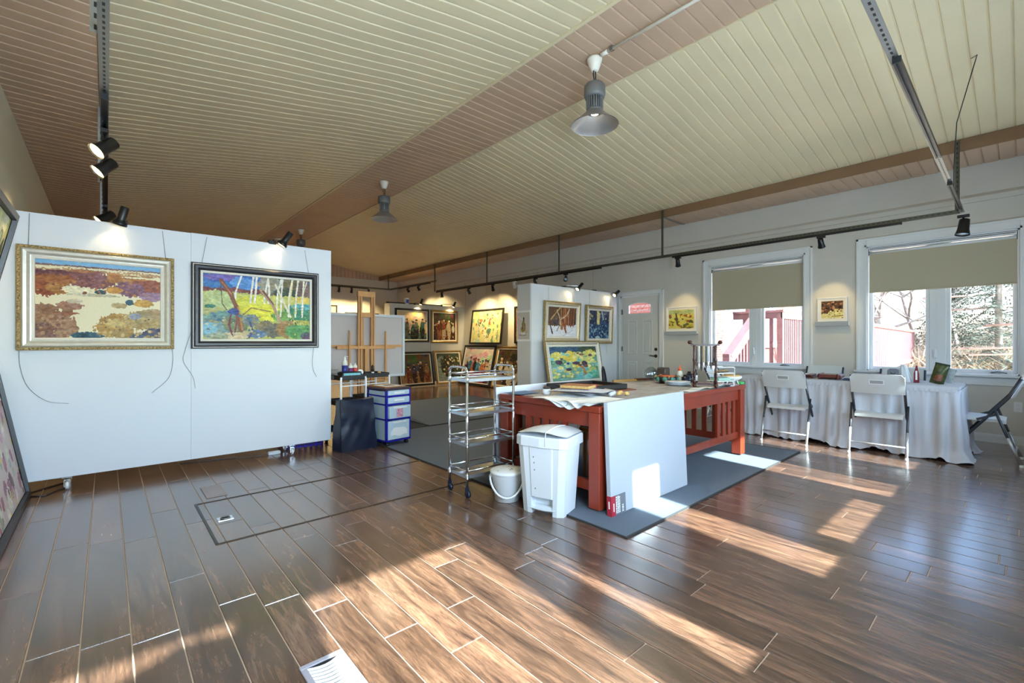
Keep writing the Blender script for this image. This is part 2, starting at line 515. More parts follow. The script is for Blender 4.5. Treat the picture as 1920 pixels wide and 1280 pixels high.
struct('trim_4', MB().box(RX1-.008, YB, RZ-.012, RX1+.014, YF, RZ+.01), M['cream'])

# ---- walls
def wall_boxes(mb, mp, u0, u1, z0, z1, thick, holes):
    """wall face with rectangular holes; mp(u,d,z)->xyz"""
    us = sorted({u0, u1}|{h[0] for h in holes}|{h[1] for h in holes})
    for a, b in zip(us[:-1], us[1:]):
        hs = sorted([h for h in holes if h[0] <= a+1e-6 and h[1] >= b-1e-6], key=lambda h: h[2])
        z = z0
        for h in hs:
            if h[2] > z: mbox(mb, mp, a, b, 0, thick, z, h[2])
            z = h[3]
        if z < z1: mbox(mb, mp, a, b, 0, thick, z, z1)
def mbox(mb, mp, u0, u1, d0, d1, z0, z1, m=0, bev=0):
    p, q = mp(u0, d0, z0), mp(u1, d1, z1)
    mb.box(*[min(a,b) for a,b in zip(p,q)], *[max(a,b) for a,b in zip(p,q)], m, bev)
mR = lambda u, d, z: (XR+d, u, z)
mB = lambda u, d, z: (u, YB-d, z)
DO = (4.60, 5.52, 0, 2.13)
W1 = (2.20, 3.64, .80, 2.51); W2 = (0.02, 1.44, .80, 2.51)
mb = MB(); wall_boxes(mb, mR, YB-.15, YF+.15, 0, 3.40, .18, [DO, W1, W2])
struct('wall_right', mb, M['wall'])
BW = [(-.55,.16,.86,2.30), (.34,1.93,.86,2.30), (2.52,4.83,.86,2.30), (5.45,6.90,.86,2.30)]
mb = MB(); wall_boxes(mb, mB, XL-.15, XR+.15, 0, 4.2, .15, BW)
struct('wall_back', mb, M['wall'])
struct('wall_left', MB().box(XL-.15, YB, 0, XL, YF, 3.40), M['beige'])
mb = MB().box(XL-.15, YF, 0, XR+.15, YF+.15, 4.25)
struct('wall_far', mb, M['wall'])
gb = MB()          # gable of tan siding over the far wall
k = 0
x = BXL
while x < BXR-.02:
    xb = min(x+BP, BXR)
    za, zb = slz(x+.004), slz(xb-.004)
    gb.add([(x,YF-.002,SOF),(x+.012,YF-.02,SOF),(xb-.012,YF-.02,SOF),(xb,YF-.002,SOF),(x,YF-.002,za),(x+.012,YF-.02,za),(xb-.012,YF-.02,zb),(xb,YF-.002,zb)],
           [(0,1,5,4),(1,2,6,5),(2,3,7,6)])
    x = xb
g_ = struct('trim_5', gb, M['brown'])
mb = MB(); mbox(mb, mR, YB, YF, -.03, 0, 2.89, 2.95)
mb.add([(XR,YB,2.99),(XR-.03,YB,2.95),(XR-.03,YF,2.95),(XR,YF,2.99)], [(0,1,2,3)])
struct('trim_6', mb, M['wall'])
def bb(name, mb): struct(name, mb, M['trim'])
mb = MB()
for a, b in ((YB, 4.52), (5.6, YF)):
    mb.box(XR-.014, a, 0, XR, b, .085); mb.box(XR-.009, a, .085, XR, b, .10)
bb('baseboard_right', mb)
bb('baseboard_far', MB().box(XL, YF-.014, 0, XR, YF, .10))
bb('baseboard_left', MB().box(XL, YB, 0, XL+.014, YF, .10))
bb('baseboard_back', MB().box(XL, YB, 0, XR, YB+.014, .10))

# ---- windows
def window(nm, mp, op, mulls, outer=.115, sill=True, hw=None):
    u0, u1, z0, z1 = op
    w = bpy.data.objects.new(nm, None); COL.objects.link(w); w['kind'] = 'structure'
    c = MB(); o = outer
    for a, b, e, f in ((u0-o,u0,z0,z1+o),(u1,u1+o,z0,z1+o),(u0,u1,z1,z1+o)):
        mbox(c, mp, a, b, -.018, .0, e, f, bev=.004)
    for a, b, e, f in ((u0-o,u0-o+.03,z0,z1+o),(u1+o-.03,u1+o,z0,z1+o),(u0-o,u1+o,z1+o-.03,z1+o)):
        mbox(c, mp, a, b, -.030, -.016, e, f, bev=.004)
    for a, b, e, f in ((u0-.02,u0,z0,z1+.02),(u1,u1+.02,z0,z1+.02),(u0-.02,u1+.02,z1,z1+.02)):
        mbox(c, mp, a, b, -.024, -.016, e, f)
    c.build('casing', M['trim'], w)
    j = MB()
    for a, b, e, f in ((u0-.002,u0+.016,z0,z1),(u1-.016,u1+.002,z0,z1),(u0,u1,z1-.016,z1+.002),(u0,u1,z0-.002,z0+.016)):
        mbox(j, mp, a, b, 0, .16, e, f)
    j.build('jamb', M['trim'], w)
    if sill:
        s = MB(); mbox(s, mp, u0-o-.03, u1+o+.03, -.055, .10, z0-.028, z0, bev=.006); s.build('window_sill', M['trim'], w)
        s = MB(); mbox(s, mp, u0-o, u1+o, -.016, 0, z0-.125, z0-.028, bev=.004); s.build('apron', M['trim'], w)
    edges = [u0+.016]+[e for m_ in mulls for e in m_]+[u1-.016]
    for m_ in mulls:
        s = MB(); mbox(s, mp, m_[0], m_[1], .07, .15, z0+.016, z1-.016, bev=.004)
        mbox(s, mp, (m_[0]+m_[1])/2-.006, (m_[0]+m_[1])/2+.006, .066, .07, z0+.016, z1-.016)
        s.build('mullion', M['trim'], w)
    for a, b in zip(edges[::2], edges[1::2]):
        s = MB(); t = .042
        for p, q, e, f in ((a,a+t,z0+.016,z1-.016),(b-t,b,z0+.016,z1-.016),(a+t,b-t,z0+.016,z0+.016+t),(a+t,b-t,z1-.016-t,z1-.016)):
            mbox(s, mp, p, q, .085, .135, e, f, bev=.005)
        sash = s.build('sash', M['trim'], w)
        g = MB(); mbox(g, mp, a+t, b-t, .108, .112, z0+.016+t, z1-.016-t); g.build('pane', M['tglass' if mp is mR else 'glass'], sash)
    return w
wA = window('window_1', mR, W1, [(2.83, 2.98)])
wB = window('window_2', mR, W2, [(.645, .80)])
for w, mu in ((wA, 2.93), (wB, .745)):
    h = MB(); h.tube([(XR+.07, mu-.0, .98),(XR+.03, mu, 1.0),(XR+.026, mu, 1.10)], .011, 8); h.box(XR+.055, mu-.015, .94, XR+.072, mu+.015, 1.06); h.build('latch_handle', M['trim'], w)
for w, yc in ((wA, 2.5), (wB, .22)):
    h = MB(); h.box(XR+.03, yc-.05, .80, XR+.08, yc+.05, .825, 0, .006); h.tube([(XR+.04, yc+.03, .83),(XR+.01, yc-.02, .842),(XR+.0, yc-.10, .826)], .009, 8); h.build('crank', M['steel'], w)
window('window_3', mB, BW[0], [])
window('window_4', mB, BW[1], [(1.35, 1.53)])
window('window_5', mB, BW[2], [(2.95, 3.13), (4.155, 4.33)])
window('window_6', mB, BW[3], [(5.92, 6.08)])

def blind(label, mp, u0, u1, zt, zb, d=.03, cass=True):
    b = thing('roller_blind', label, 'window blind', mp((u0+u1)/2, d+.02, zt))
    off = Vector(b.location)
    def put(nm, mb, m): 
        mb.v = [tuple(Vector(p)-off) for p in mb.v]; mb.build(nm, m, b)
    c = MB(); mbox(c, mp, u0, u1, d+.005, d+.008, zb, zt-.03); put('blind_cloth', c, M['blind'])
    c = MB(); a, e = mp(u0, d+.02, zt-.02), mp(u1, d+.02, zt-.02); c.tube([a, e], .022, 10); put('roller', c, M['trim'])
    c = MB(); mbox(c, mp, u0, u1, d-.004, d+.016, zb-.018, zb, bev=.004); put('hem_bar', c, M['blind'])
    if cass:
        c = MB(); mbox(c, mp, u0-.002, u1+.002, d-.012, d+.05, zt+.008, zt+.05, bev=.004); mbox(c, mp, u0+.01, u1-.01, d-.016, d-.008, zt+.03, zt+.036, 1); put('head_rail', c, [M['trim'], M['black']])
        for u in (u0-.004, u1):
            c = MB(); mbox(c, mp, u, u+.004, d-.01, d+.045, zt-.045, zt+.04); put('bracket', c, M['dsteel'])
blind('tan roller blind drawn low over the window nearer the door', mR, 2.225, 3.615, 2.44, 1.755)
blind('tan roller blind over the wide window at the right edge', mR, .042, 1.418, 2.44, 1.89)
blind('tan roller blind on the leftmost window behind the camera', mB, -.53, .14, 2.27, 2.04)
blind('tan roller blind on the two light window behind the camera', mB, .36, 1.91, 2.27, 2.02)
blind('tan roller blind on the left light of the triple window behind the camera', mB, 2.54, 2.98, 2.27, 2.02)
blind('tan roller blind drawn almost to the sill behind the camera', mB, 3.09, 4.20, 2.27, 1.06, d=.02)
blind('tan roller blind on the right light of the triple window behind the camera', mB, 4.29, 4.81, 2.27, 2.03, d=.045)
blind('tan roller blind on the last window behind the camera, left light', mB, 5.47, 6.0, 2.27, 1.94)
blind('tan roller blind closed on the last window behind the camera', mB, 6.02, 6.88, 2.27, .90, d=.04)

# ---- door in the window wall
dr = bpy.data.objects.new('door_1', None); COL.objects.link(dr); dr['kind'] = 'structure'
c = MB()
for a, b, e, f in ((4.52,4.61,0,2.13),(5.51,5.60,0,2.13),(4.52,5.60,2.12,2.20)):
    c.box(XR-.018, a, e, XR+.02, b, f, 0, .004)
for a, b, e, f in ((4.52,4.545,0,2.2),(5.575,5.60,0,2.2),(4.52,5.60,2.175,2.20)):
    c.box(XR-.032, a, e, XR-.014, b, f, 0, .004)
c.build('door_frame', M['trim'], dr)
c = MB(); c.box(XR+.02, 4.61, 0, XR+.10, 4.64, 2.12); c.box(XR+.02, 5.48, 0, XR+.10, 5.51, 2.12); c.box(XR+.02, 4.61, 2.09, XR+.10, 5.51, 2.12); c.build('door_jamb', M['trim'], dr)
LF = XR+.03
leaf = MB()
ARC = [(4.80+(.52)*t, 1.93+.045*math.sin(PI*t)) for t in [i/10 for i in range(11)]]   # arched light
def leafbox(a, b, e, f): leaf.box(LF, a, e, LF+.045, b, f)
leafbox(4.641,4.80,.004,2.0885); leafbox(5.32,5.479,.004,2.0885); leafbox(4.80,5.32,.004,1.75)
for (ua,za),(ub,zb) in zip(ARC[:-1], ARC[1:]):
    leaf.add([(LF,ua,za),(LF,ub,zb),(LF,ub,2.0885),(LF,ua,2.0885)], [(3,2,1,0)])
leaf.box(LF+.03, 4.80, 1.975, LF+.045, 5.32, 2.0885)
lf = leaf.build('door_leaf', M['door'], dr)
for a, b, e, f in ((4.78,5.0,.95,1.62),(5.12,5.34,.95,1.62),(4.78,5.0,.22,.80),(5.12,5.34,.22,.80)):
    p = MB(); t = .022
    for q in ((a,a+t,e,f),(b-t,b,e,f),(a+t,b-t,e,e+t),(a+t,b-t,f-t,f)): p.box(LF-.010, q[0], q[2], LF+.001, q[1], q[3], 0, .004)
    p.box(LF-.006, a+.05, e+.05, LF+.001, b-.05, f-.05, 0, .004)
    p.build('raised_panel', M['door'], lf)
g = MB(); poly = [(4.80,1.75),(5.32,1.75)]+list(reversed(ARC))
g.prism(poly, LF+.012, LF+.018, fn=lambda u,v,w: (w,u,v)); gl = g.build('leaded_pane', M['leadglass'], lf)
g = MB()
loop = poly+[poly[0]]
for p, q in zip(loop[:-1], loop[1:]): g.bar((LF-.004,p[0],p[1]), (LF-.004,q[0],q[1]), .022, .02, up=(1,0,0))
g.build('light_frame', M['trim'], lf)
g = MB(); cx_, cz_ = 5.06, 1.845
L_ = lambda *pts: g.tube([(LF+.009, u, z) for u, z in pts], .0035, 5)
L_((cx_-.05,cz_),(cx_,cz_+.06),(cx_+.05,cz_),(cx_,cz_-.06),(cx_-.05,cz_)); L_((cx_-.12,1.75),(cx_-.05,cz_),(cx_-.16,1.96)); L_((cx_+.12,1.75),(cx_+.05,cz_),(cx_+.16,1.96))
L_((cx_,cz_+.06),(cx_,1.97)); L_((cx_,cz_-.06),(cx_,1.75)); L_((4.86,1.75),(4.86,1.94)); L_((5.26,1.75),(5.26,1.94)); L_((4.8,1.83),(cx_-.09,1.80)); L_((5.32,1.83),(cx_+.09,1.80))
g.build('lead_came', M['lead'], gl)
h = MB(); h.lathe([(.033,0),(.033,.008),(.026,.016)], 16, (LF,4.705,.92), axis=(-1,0,0)); h.tube([(LF,4.705,.92),(LF-.05,4.705,.92),(LF-.055,4.74,.922),(LF-.05,4.82,.93)], [.012,.011,.010,.008], 8); h.build('lever_handle', M['bronze'], lf)
h = MB(); h.lathe([(.032,0),(.030,.012),(.018,.018),(.018,.024)], 16, (LF,4.705,1.05), axis=(-1,0,0)); h.build('deadbolt', M['bronze'], lf)
for z in (.25, 1.05, 1.80):
    h = MB(); h.tube([(LF-.012,5.478,z-.05),(LF-.012,5.478,z+.05)], .009, 8); h.box(LF-.006,5.455,z-.05,LF,5.475,z+.05); h.build('hinge', M['steel'], lf)

# ================================================================== OUTSIDE
g = MB(); rg = random.Random(3)
g.grid(40, 30, lambda u, v: (XR+.3+u*60, -35+v*70, -.45+(.0 if u < .25 else (u-.25)*2.6)+.12*math.sin(u*60+v*40)*min(1,u*3)))
lawn = g.build('lawn', M['grass']); lawn['kind'] = 'structure'
g = MB(); g.grid(20, 20, lambda u, v: (-20+u*60, -40+v*38.5, -.45)); o = g.build('front_lawn', M['grass']); o['kind'] = 'structure'
# brick house
hs = thing('brick_house', 'pink brick house with white trimmed windows outside the window nearer the door', 'house', (14, 6.5, -.45))
h = MB()
wall_boxes(h, lambda u, d, z: (u, d, z), 0, 16, 0, 6.5, .3, [(1.05,2.75,1.35,3.1),(4.5,5.6,1.6,3.2),(8.2,9.4,1.6,3.2)])
h.box(0, .3, 0, .3, 6, 6.5)
h.build('brick_wall', M['brick'], hs)
for a, b, e, f in ((1.05,2.75,1.35,3.1),(4.5,5.6,1.6,3.2),(8.2,9.4,1.6,3.2)):
    w = MB(); t = .12
    for p in ((a,a+t,e,f),(b-t,b,e,f),(a+t,b-t,f-t,f),((a+b)/2-.05,(a+b)/2+.05,e,f)): w.box(p[0], -.05, p[2], p[1], .12, p[3])
    w.box(a-.08, -.10, e-.18, b+.08, .12, e+.02)
    wf = w.build('window_frame', M['trim'], hs)
    MB().box(a+t, .06, e, b-t, .07, f-t).build('pane', mat('house_pane', (120,150,180), .1), wf)
MB().box(-.02, -.03, 0, 16, .31, .55).build('foundation', M['kraft'], hs)
# deck rail by the near window, with stairs
dk = thing('deck', 'red stained deck with upright balusters outside the window nearer the door', 'deck', (10, 3.2, -.45))
dz = 2.25; bz = .95
for i in range(30):
    x = .10+i*.115
    MB().box(x, -.02, bz-.15, x+.055, .02, dz-.13).build('baluster', M['reddeck'], dk)
for i in range(4):
    y = .14+i*.17
    MB().box(-.02, y, bz-.15, .02, y+.06, dz-.13).build('baluster', M['reddeck'], dk)
MB().box(-.05, -.045, dz-.14, 3.9, -.02, dz-.015).build('rail_face', M['capw'], dk)  # paler than the shaded side face: sunlight put into the colour
MB().box(-.07, -.07, dz-.015, 3.9, .07, dz+.025).build('rail_cap', M['reddeck'], dk)
MB().box(-.07, .07, dz-.015, .07, .9, dz+.025).build('rail_cap', M['reddeck'], dk)
MB().box(-.045, -.02, dz-.14, -.02, .9, dz-.015).build('rail_face', M['reddeck'], dk)
for p in ((-.05,-.05),(-.05,.55),(3.8,-.05),(1.9,-.05)): MB().box(p[0], p[1], 0, p[0]+.10, p[1]+.10, dz-.02+(.25 if p[1] > .5 else 0)).build('post', M['reddeck'], dk)
MB().box(-.13, .47, dz+.23, .13, .73, dz+.27).build('post_cap', M['reddeck'], dk)
MB().box(-.02, -.0, bz-.25, 3.9, 2.5, bz-.15).build('deck_floor', M['reddeck'], dk)
h = MB(); h.bar((-.06,.50,dz-.13), (-1.45,.43,1.38), .16, .05); h.bar((-.06,.44,dz-.24), (-1.45,.37,1.27), .03, .13); h.build('stair_rail', M['reddeck'], dk)
for i in range(9):
    x = -.15-i*.15; z = dz-.16-(.87/1.39)*(-x-.06)
    MB().box(x-.03, .40, z-.95, x+.03, .44, z).build('stair_baluster', M['reddeck'], dk)
MB().bar((-.0,.45,bz-.2), (-1.5,.40,.05), .05, .25).build('stringer', M['reddeck'], dk)
MB().box(-1.52,.36,0,-1.42,.48,1.42).build('stair_post', M['reddeck'], dk)
MB().box(-4.5+3,.9,.35,-.1,3.2,.42).build('landing', M['reddeck'], dk)
# long rail beyond the wide window
dk = thing('deck_railing', 'long red deck railing on posts outside the wide right window', 'railing', (13.2, 2.34, -.45), math.atan2(.49,10.4))
for i in range(80):
    x = i*.13
    MB().box(x, -.02, 1.0, x+.07, .02, 2.0).build('baluster', M['reddeck'], dk)
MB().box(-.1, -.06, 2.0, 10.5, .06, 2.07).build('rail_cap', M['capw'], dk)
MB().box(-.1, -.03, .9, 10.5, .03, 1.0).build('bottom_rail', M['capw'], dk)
for i in range(5): MB().box(i*2.6-.05, .02, 0, i*2.6+.05, .12, 2.0).build('post', M['reddeck'], dk)
# trees
def branch(mb, p, d, L, r, depth, rg):
    pts = [Vector(p)]; d = Vector(d).normalized()
    for i in range(4):
        d = (d+Vector((rg.uniform(-.22,.22), rg.uniform(-.22,.22), rg.uniform(-.05,.14)))).normalized()
        pts.append(pts[-1]+d*L/4)
    mb.tube(pts, [r*(1-.16*i) for i in range(5)], 6 if depth > 1 else 4, caps=False)
    if depth == 0: return
    for i in range(2, 5):
        for _ in range(2 if depth > 1 else 2):
            a = rg.uniform(0, 2*PI)
            nd_ = (d*.55+Vector((math.cos(a), math.sin(a), rg.uniform(-.1,.6)))).normalized()
            branch(mb, pts[i], nd_, L*rg.uniform(.5,.72), r*(1-.16*i)*.6, depth-1, rg)
def tree(label, x, y, z, L, r, seed):
    rg = random.Random(seed)
    t = thing('bare_tree', label, 'tree', (x, y, z), 0, 'bare winter trees behind the deck railing')
    mb = MB(); branch(mb, (0,0,-.3), (0,0,1), L, r, 4, rg); mb.build('trunk_and_branches', M['bark'], t)
tree('bare winter tree with forked trunk outside the left pane of the wide window', 24, 3.6, .1, 3.6, .16, 1)
tree('bare winter tree in line with the mullion of the wide window', 27, 2.9, .5, 4.2, .14, 2)
tree('slender bare tree nearest the left edge of the wide window', 20, 3.9, 0, 3.2, .09, 3)
tree('bare pale tree left of the spruce in the wide window', 25, 1.6, .3, 3.2, .10, 5)
tree('low bare tree behind the deck, outside the wide window', 31, 5.3, 1, 4.0, .15, 7)
def spruce(label, x, y, z, H, R, seed):
    rg = random.Random(seed)
    t = thing('spruce', label, 'tree', (x, y, z), 0, 'evergreens in the wide window')
    MB().tube([(0,0,-.4),(0,0,H)], [.12,.02], 6).build('trunk', M['bark'], t)
    mb = MB()
    nb = 420
    for i in range(nb):
        f = i/nb; h = H*(.03+.96*f); rr = R*(1-f)**.9*rg.uniform(.55,1.15)+.1
        a = rg.uniform(0, 2*PI); c, s = math.cos(a), math.sin(a)
        for q in range(13):
            e = rr*(.12+.88*q/12); zz = h-.30*e+.10*(e/rr)**3*rr+rg.uniform(-.05,.05)
            for sd in (-1, 1):
                L = .10+.22*rr*(1-q/13)*rg.uniform(.5,1.1); w = .022+.012*rg.random()
                px_, py_ = c*e, s*e
                dx, dy = c*.55-s*sd*.8, s*.55+c*sd*.8
                mb.add([(px_-dy*w, py_+dx*w, zz),(px_+dy*w, py_-dx*w, zz-.01),(px_+dx*L, py_+dy*L, zz-.06*rg.random()-.03)], [(0,1,2)])
    fo = mb.build('needles', M['needle'], t); fo['kind'] = 'stuff'
spruce('tall dark spruce outside the right pane of the wide window', 23, .55, -.1, 8.5, 2.0, 4)
spruce('smaller spruce left of the tall one, outside the right pane', 26, 2.0, .2, 4.6, 1.5, 6)
spruce('spruce at the right edge of the wide window', 28, -.8, .3, 9.5, 2.4, 8)
b = MB(); rb = random.Random(5)
for i in range(9000):
    x = rb.uniform(22.3, 45); y = rb.uniform(-6, 6.2 if x < 31 else 12); z0 = -.2+max(0, (x-22.9)*.055); H_ = rb.uniform(.4, 1.5+(x-22)*.05)
    a = rb.uniform(0, 2*PI); w = rb.uniform(.012,.03)*1.2; dx, dy = rb.uniform(-.5,.5)*H_, rb.uniform(-.7,.7)*H_
    b.add([(x-w,y-w,z0),(x+w,y+w,z0),(x+dx+w*.3,y+dy,z0+H_)], [(0,1,2)])
    b.add([(x+dx*.5,y+dy*.5-w,z0+H_*.5),(x+dx*.5,y+dy*.5+w,z0+H_*.5),(x+dx*.4,y+dy*.2+rb.uniform(-.8,.8),z0+H_*.95)], [(0,1,2)])
o = b.build('dry_brush', M['brush'], lawn); o['kind'] = 'stuff'
for i, (x, y, z, L, a, r) in enumerate(((22.0,1.5,.95,5.0,-1.45,.045),(22.6,.9,1.75,4.2,-1.72,.05),(23.2,1.9,2.35,3.8,-1.25,.04),(21.6,1.2,.75,3.2,-1.66,.035),(24.0,2.6,2.9,4.0,-1.0,.05))):
    f = MB().tube([(0,0,0),(L*.5*math.cos(a),L*.5*math.sin(a),.08),(L*math.cos(a),L*math.sin(a),-.02)], [r,r*.8,r*.5], 6)
    o = f.build('fallen_birch', M['capw']); o.location = (x, y, z)
    tag(o, ['pale fallen birch trunk lying lowest across the right pane','pale fallen birch trunk second from the bottom of the right pane','pale leaning birch stem, third up in the right pane','thin pale branch near the ground in the right pane','pale stem slanting up beside the mullion in the right pane'][[0,1,2,3,4][i]], 'fallen trunk', 'fallen birch stems in the wide window')

# ================================================================== PAINTED PICTURES (flat prints on fine grids)
def vnoise(h, w, fy, fx, rg):
    g = rg.random((int(fy)+2, int(fx)+2))
    y = np.linspace(0, fy, h, endpoint=False)[:,None]; x = np.linspace(0, fx, w, endpoint=False)[None,:]
    yi, xi = y.astype(int), x.astype(int); ty, tx = y-yi, x-xi
    ty, tx = ty*ty*(3-2*ty), tx*tx*(3-2*tx)
    return (g[yi,xi]*(1-ty)*(1-tx)+g[yi,xi+1]*(1-ty)*tx+g[yi+1,xi]*ty*(1-tx)+g[yi+1,xi+1]*ty*tx)
class Art:
    def __init__(s, w, h, base, seed=1):
        w, h = int(w*1.6), int(h*1.6)
        s.w, s.h = w, h; s.rg = np.random.default_rng(seed)
        s.a = np.ones((h, w, 3))*np.array(base, float)
        s.V, s.U = np.meshgrid((np.arange(h)+.5)/h, (np.arange(w)+.5)/w, indexing='ij')
        s.n = .6*vnoise(h, w, 9, 12, s.rg)+.4*vnoise(h, w, 26, 34, s.rg)-.5
        s.n = .75*s.n+.5*(vnoise(h, w, h/3.2, w/3.2, s.rg)-.5)
        s.n2 = .6*vnoise(h, w, 14, 11, s.rg)+.4*vnoise(h, w, 40, 31, s.rg)-.5
        s.n3 = vnoise(h, w, h/2.5, w/4.5, s.rg)-.5
    def put(s, mask, c, jit=14):
        c = np.array(c, float)
        k = s.rg.integers(0, 9999)
        t = np.roll(s.n2, k % s.w, 1)*jit*3.0+np.roll(s.n, k % s.h, 0)*jit*1.6+np.roll(s.n3, k % s.w, 1)*jit*2.4
        q = np.roll(s.n3, (k*7) % s.h, 0)*jit*1.3
        s.a = np.where(mask[...,None], c+t[...,None]+q[...,None]*np.array((1,.1,-1)), s.a)
        return s
    def band(s, v0, v1, c, rough=.04, jit=14, slope=0):
        vv = s.V+s.n*rough*2-slope*(s.U-.5)
        return s.put((vv >= v0) & (vv < v1), c, jit)
    def blob(s, u, v, ru, rv, c, rough=.5, jit=16):
        d = ((s.U-u)/ru)**2+((s.V-v)/rv)**2+s.n*rough*2.4
        return s.put(d < 1, c, jit)
    def line(s, pts, wd, c, jit=10, rough=.5):
        m = np.zeros((s.h, s.w), bool)
        asp = s.w/s.h
        for (u0,v0),(u1,v1) in zip(pts[:-1], pts[1:]):
            du, dv = (u1-u0)*asp, v1-v0; L2 = du*du+dv*dv+1e-9
            t = np.clip((((s.U-u0)*asp)*du+(s.V-v0)*dv)/L2, 0, 1)
            d = np.hypot((s.U-u0)*asp-t*du, s.V-v0-t*dv)
            m |= d < wd*(1+s.n2*rough*1.6)
        return s.put(m, c, jit)
    def scatter(s, n, box, size, cols, jit=10, asp=1.0, rough=.6):
        for _ in range(n):
            u = s.rg.uniform(box[0], box[2]); v = s.rg.uniform(box[1], box[3])
            z = size*s.rg.uniform(.5, 1.4)
            s.blob(u, v, z*asp, z, cols[s.rg.integers(len(cols))], rough, jit)
        return s
    def out(s):
        a = np.clip(s.a+(s.rg.random(s.a.shape[:2])[...,None]-.5)*10, 0, 255)/255
        return np.where(a <= .04045, a/12.92, ((a+.055)/1.055)**2.4)
def art_canvas(art, w, h, name='canvas', parent=None, loc=(0,0,0)):
    """flat picture in local XZ, facing -Y, centred, w x h"""
    H, Wd = art.h, art.w
    rgb = art.out()
    vs = [(-w/2+w*i/Wd, 0, h/2-h*j/H) for j in range(H+1) for i in range(Wd+1)]
    fs = [(j*(Wd+1)+i, (j+1)*(Wd+1)+i, (j+1)*(Wd+1)+i+1, j*(Wd+1)+i+1) for j in range(H) for i in range(Wd)]
    b = len(vs)
    vs += [(-w/2,.004,-h/2),(w/2,.004,-h/2),(w/2,.004,h/2),(-w/2,.004,h/2)]
    fs += [(b,b+3,b+2,b+1)]
    me = bpy.data.meshes.new(name); me.from_pydata(vs, [], fs)
    a = me.color_attributes.new('paint', 'FLOAT_COLOR', 'CORNER')
    n = len(me.loops)
    col = np.ones((n, 4), np.float32); col[:H*Wd*4, :3] = np.repeat(rgb.reshape(-1, 3), 4, 0); col[H*Wd*4:, :3] = .3
    a.data.foreach_set('color', col.ravel()); me.materials.append(M['PAINT'])
    o = bpy.data.objects.new(name, me); COL.objects.link(o); o.parent = parent; o.location = loc
    return o
def rails(mb, w, h, rings, m=0):
    """mitred frame: rings of (inset from outer edge, depth towards viewer)"""
    n = len(rings)
    vs, fs = [], []
    for i, d in rings:
        a, b = w/2-i, h/2-i
        vs += [(-a,-d,-b),(a,-d,-b),(a,-d,b),(-a,-d,b)]
    for k in range(n-1):
        for q in range(4):
            r = (q+1)%4
            fs.append((k*4+q, k*4+r, (k+1)*4+r, (k+1)*4+q))
    mb.add(vs, fs, m)
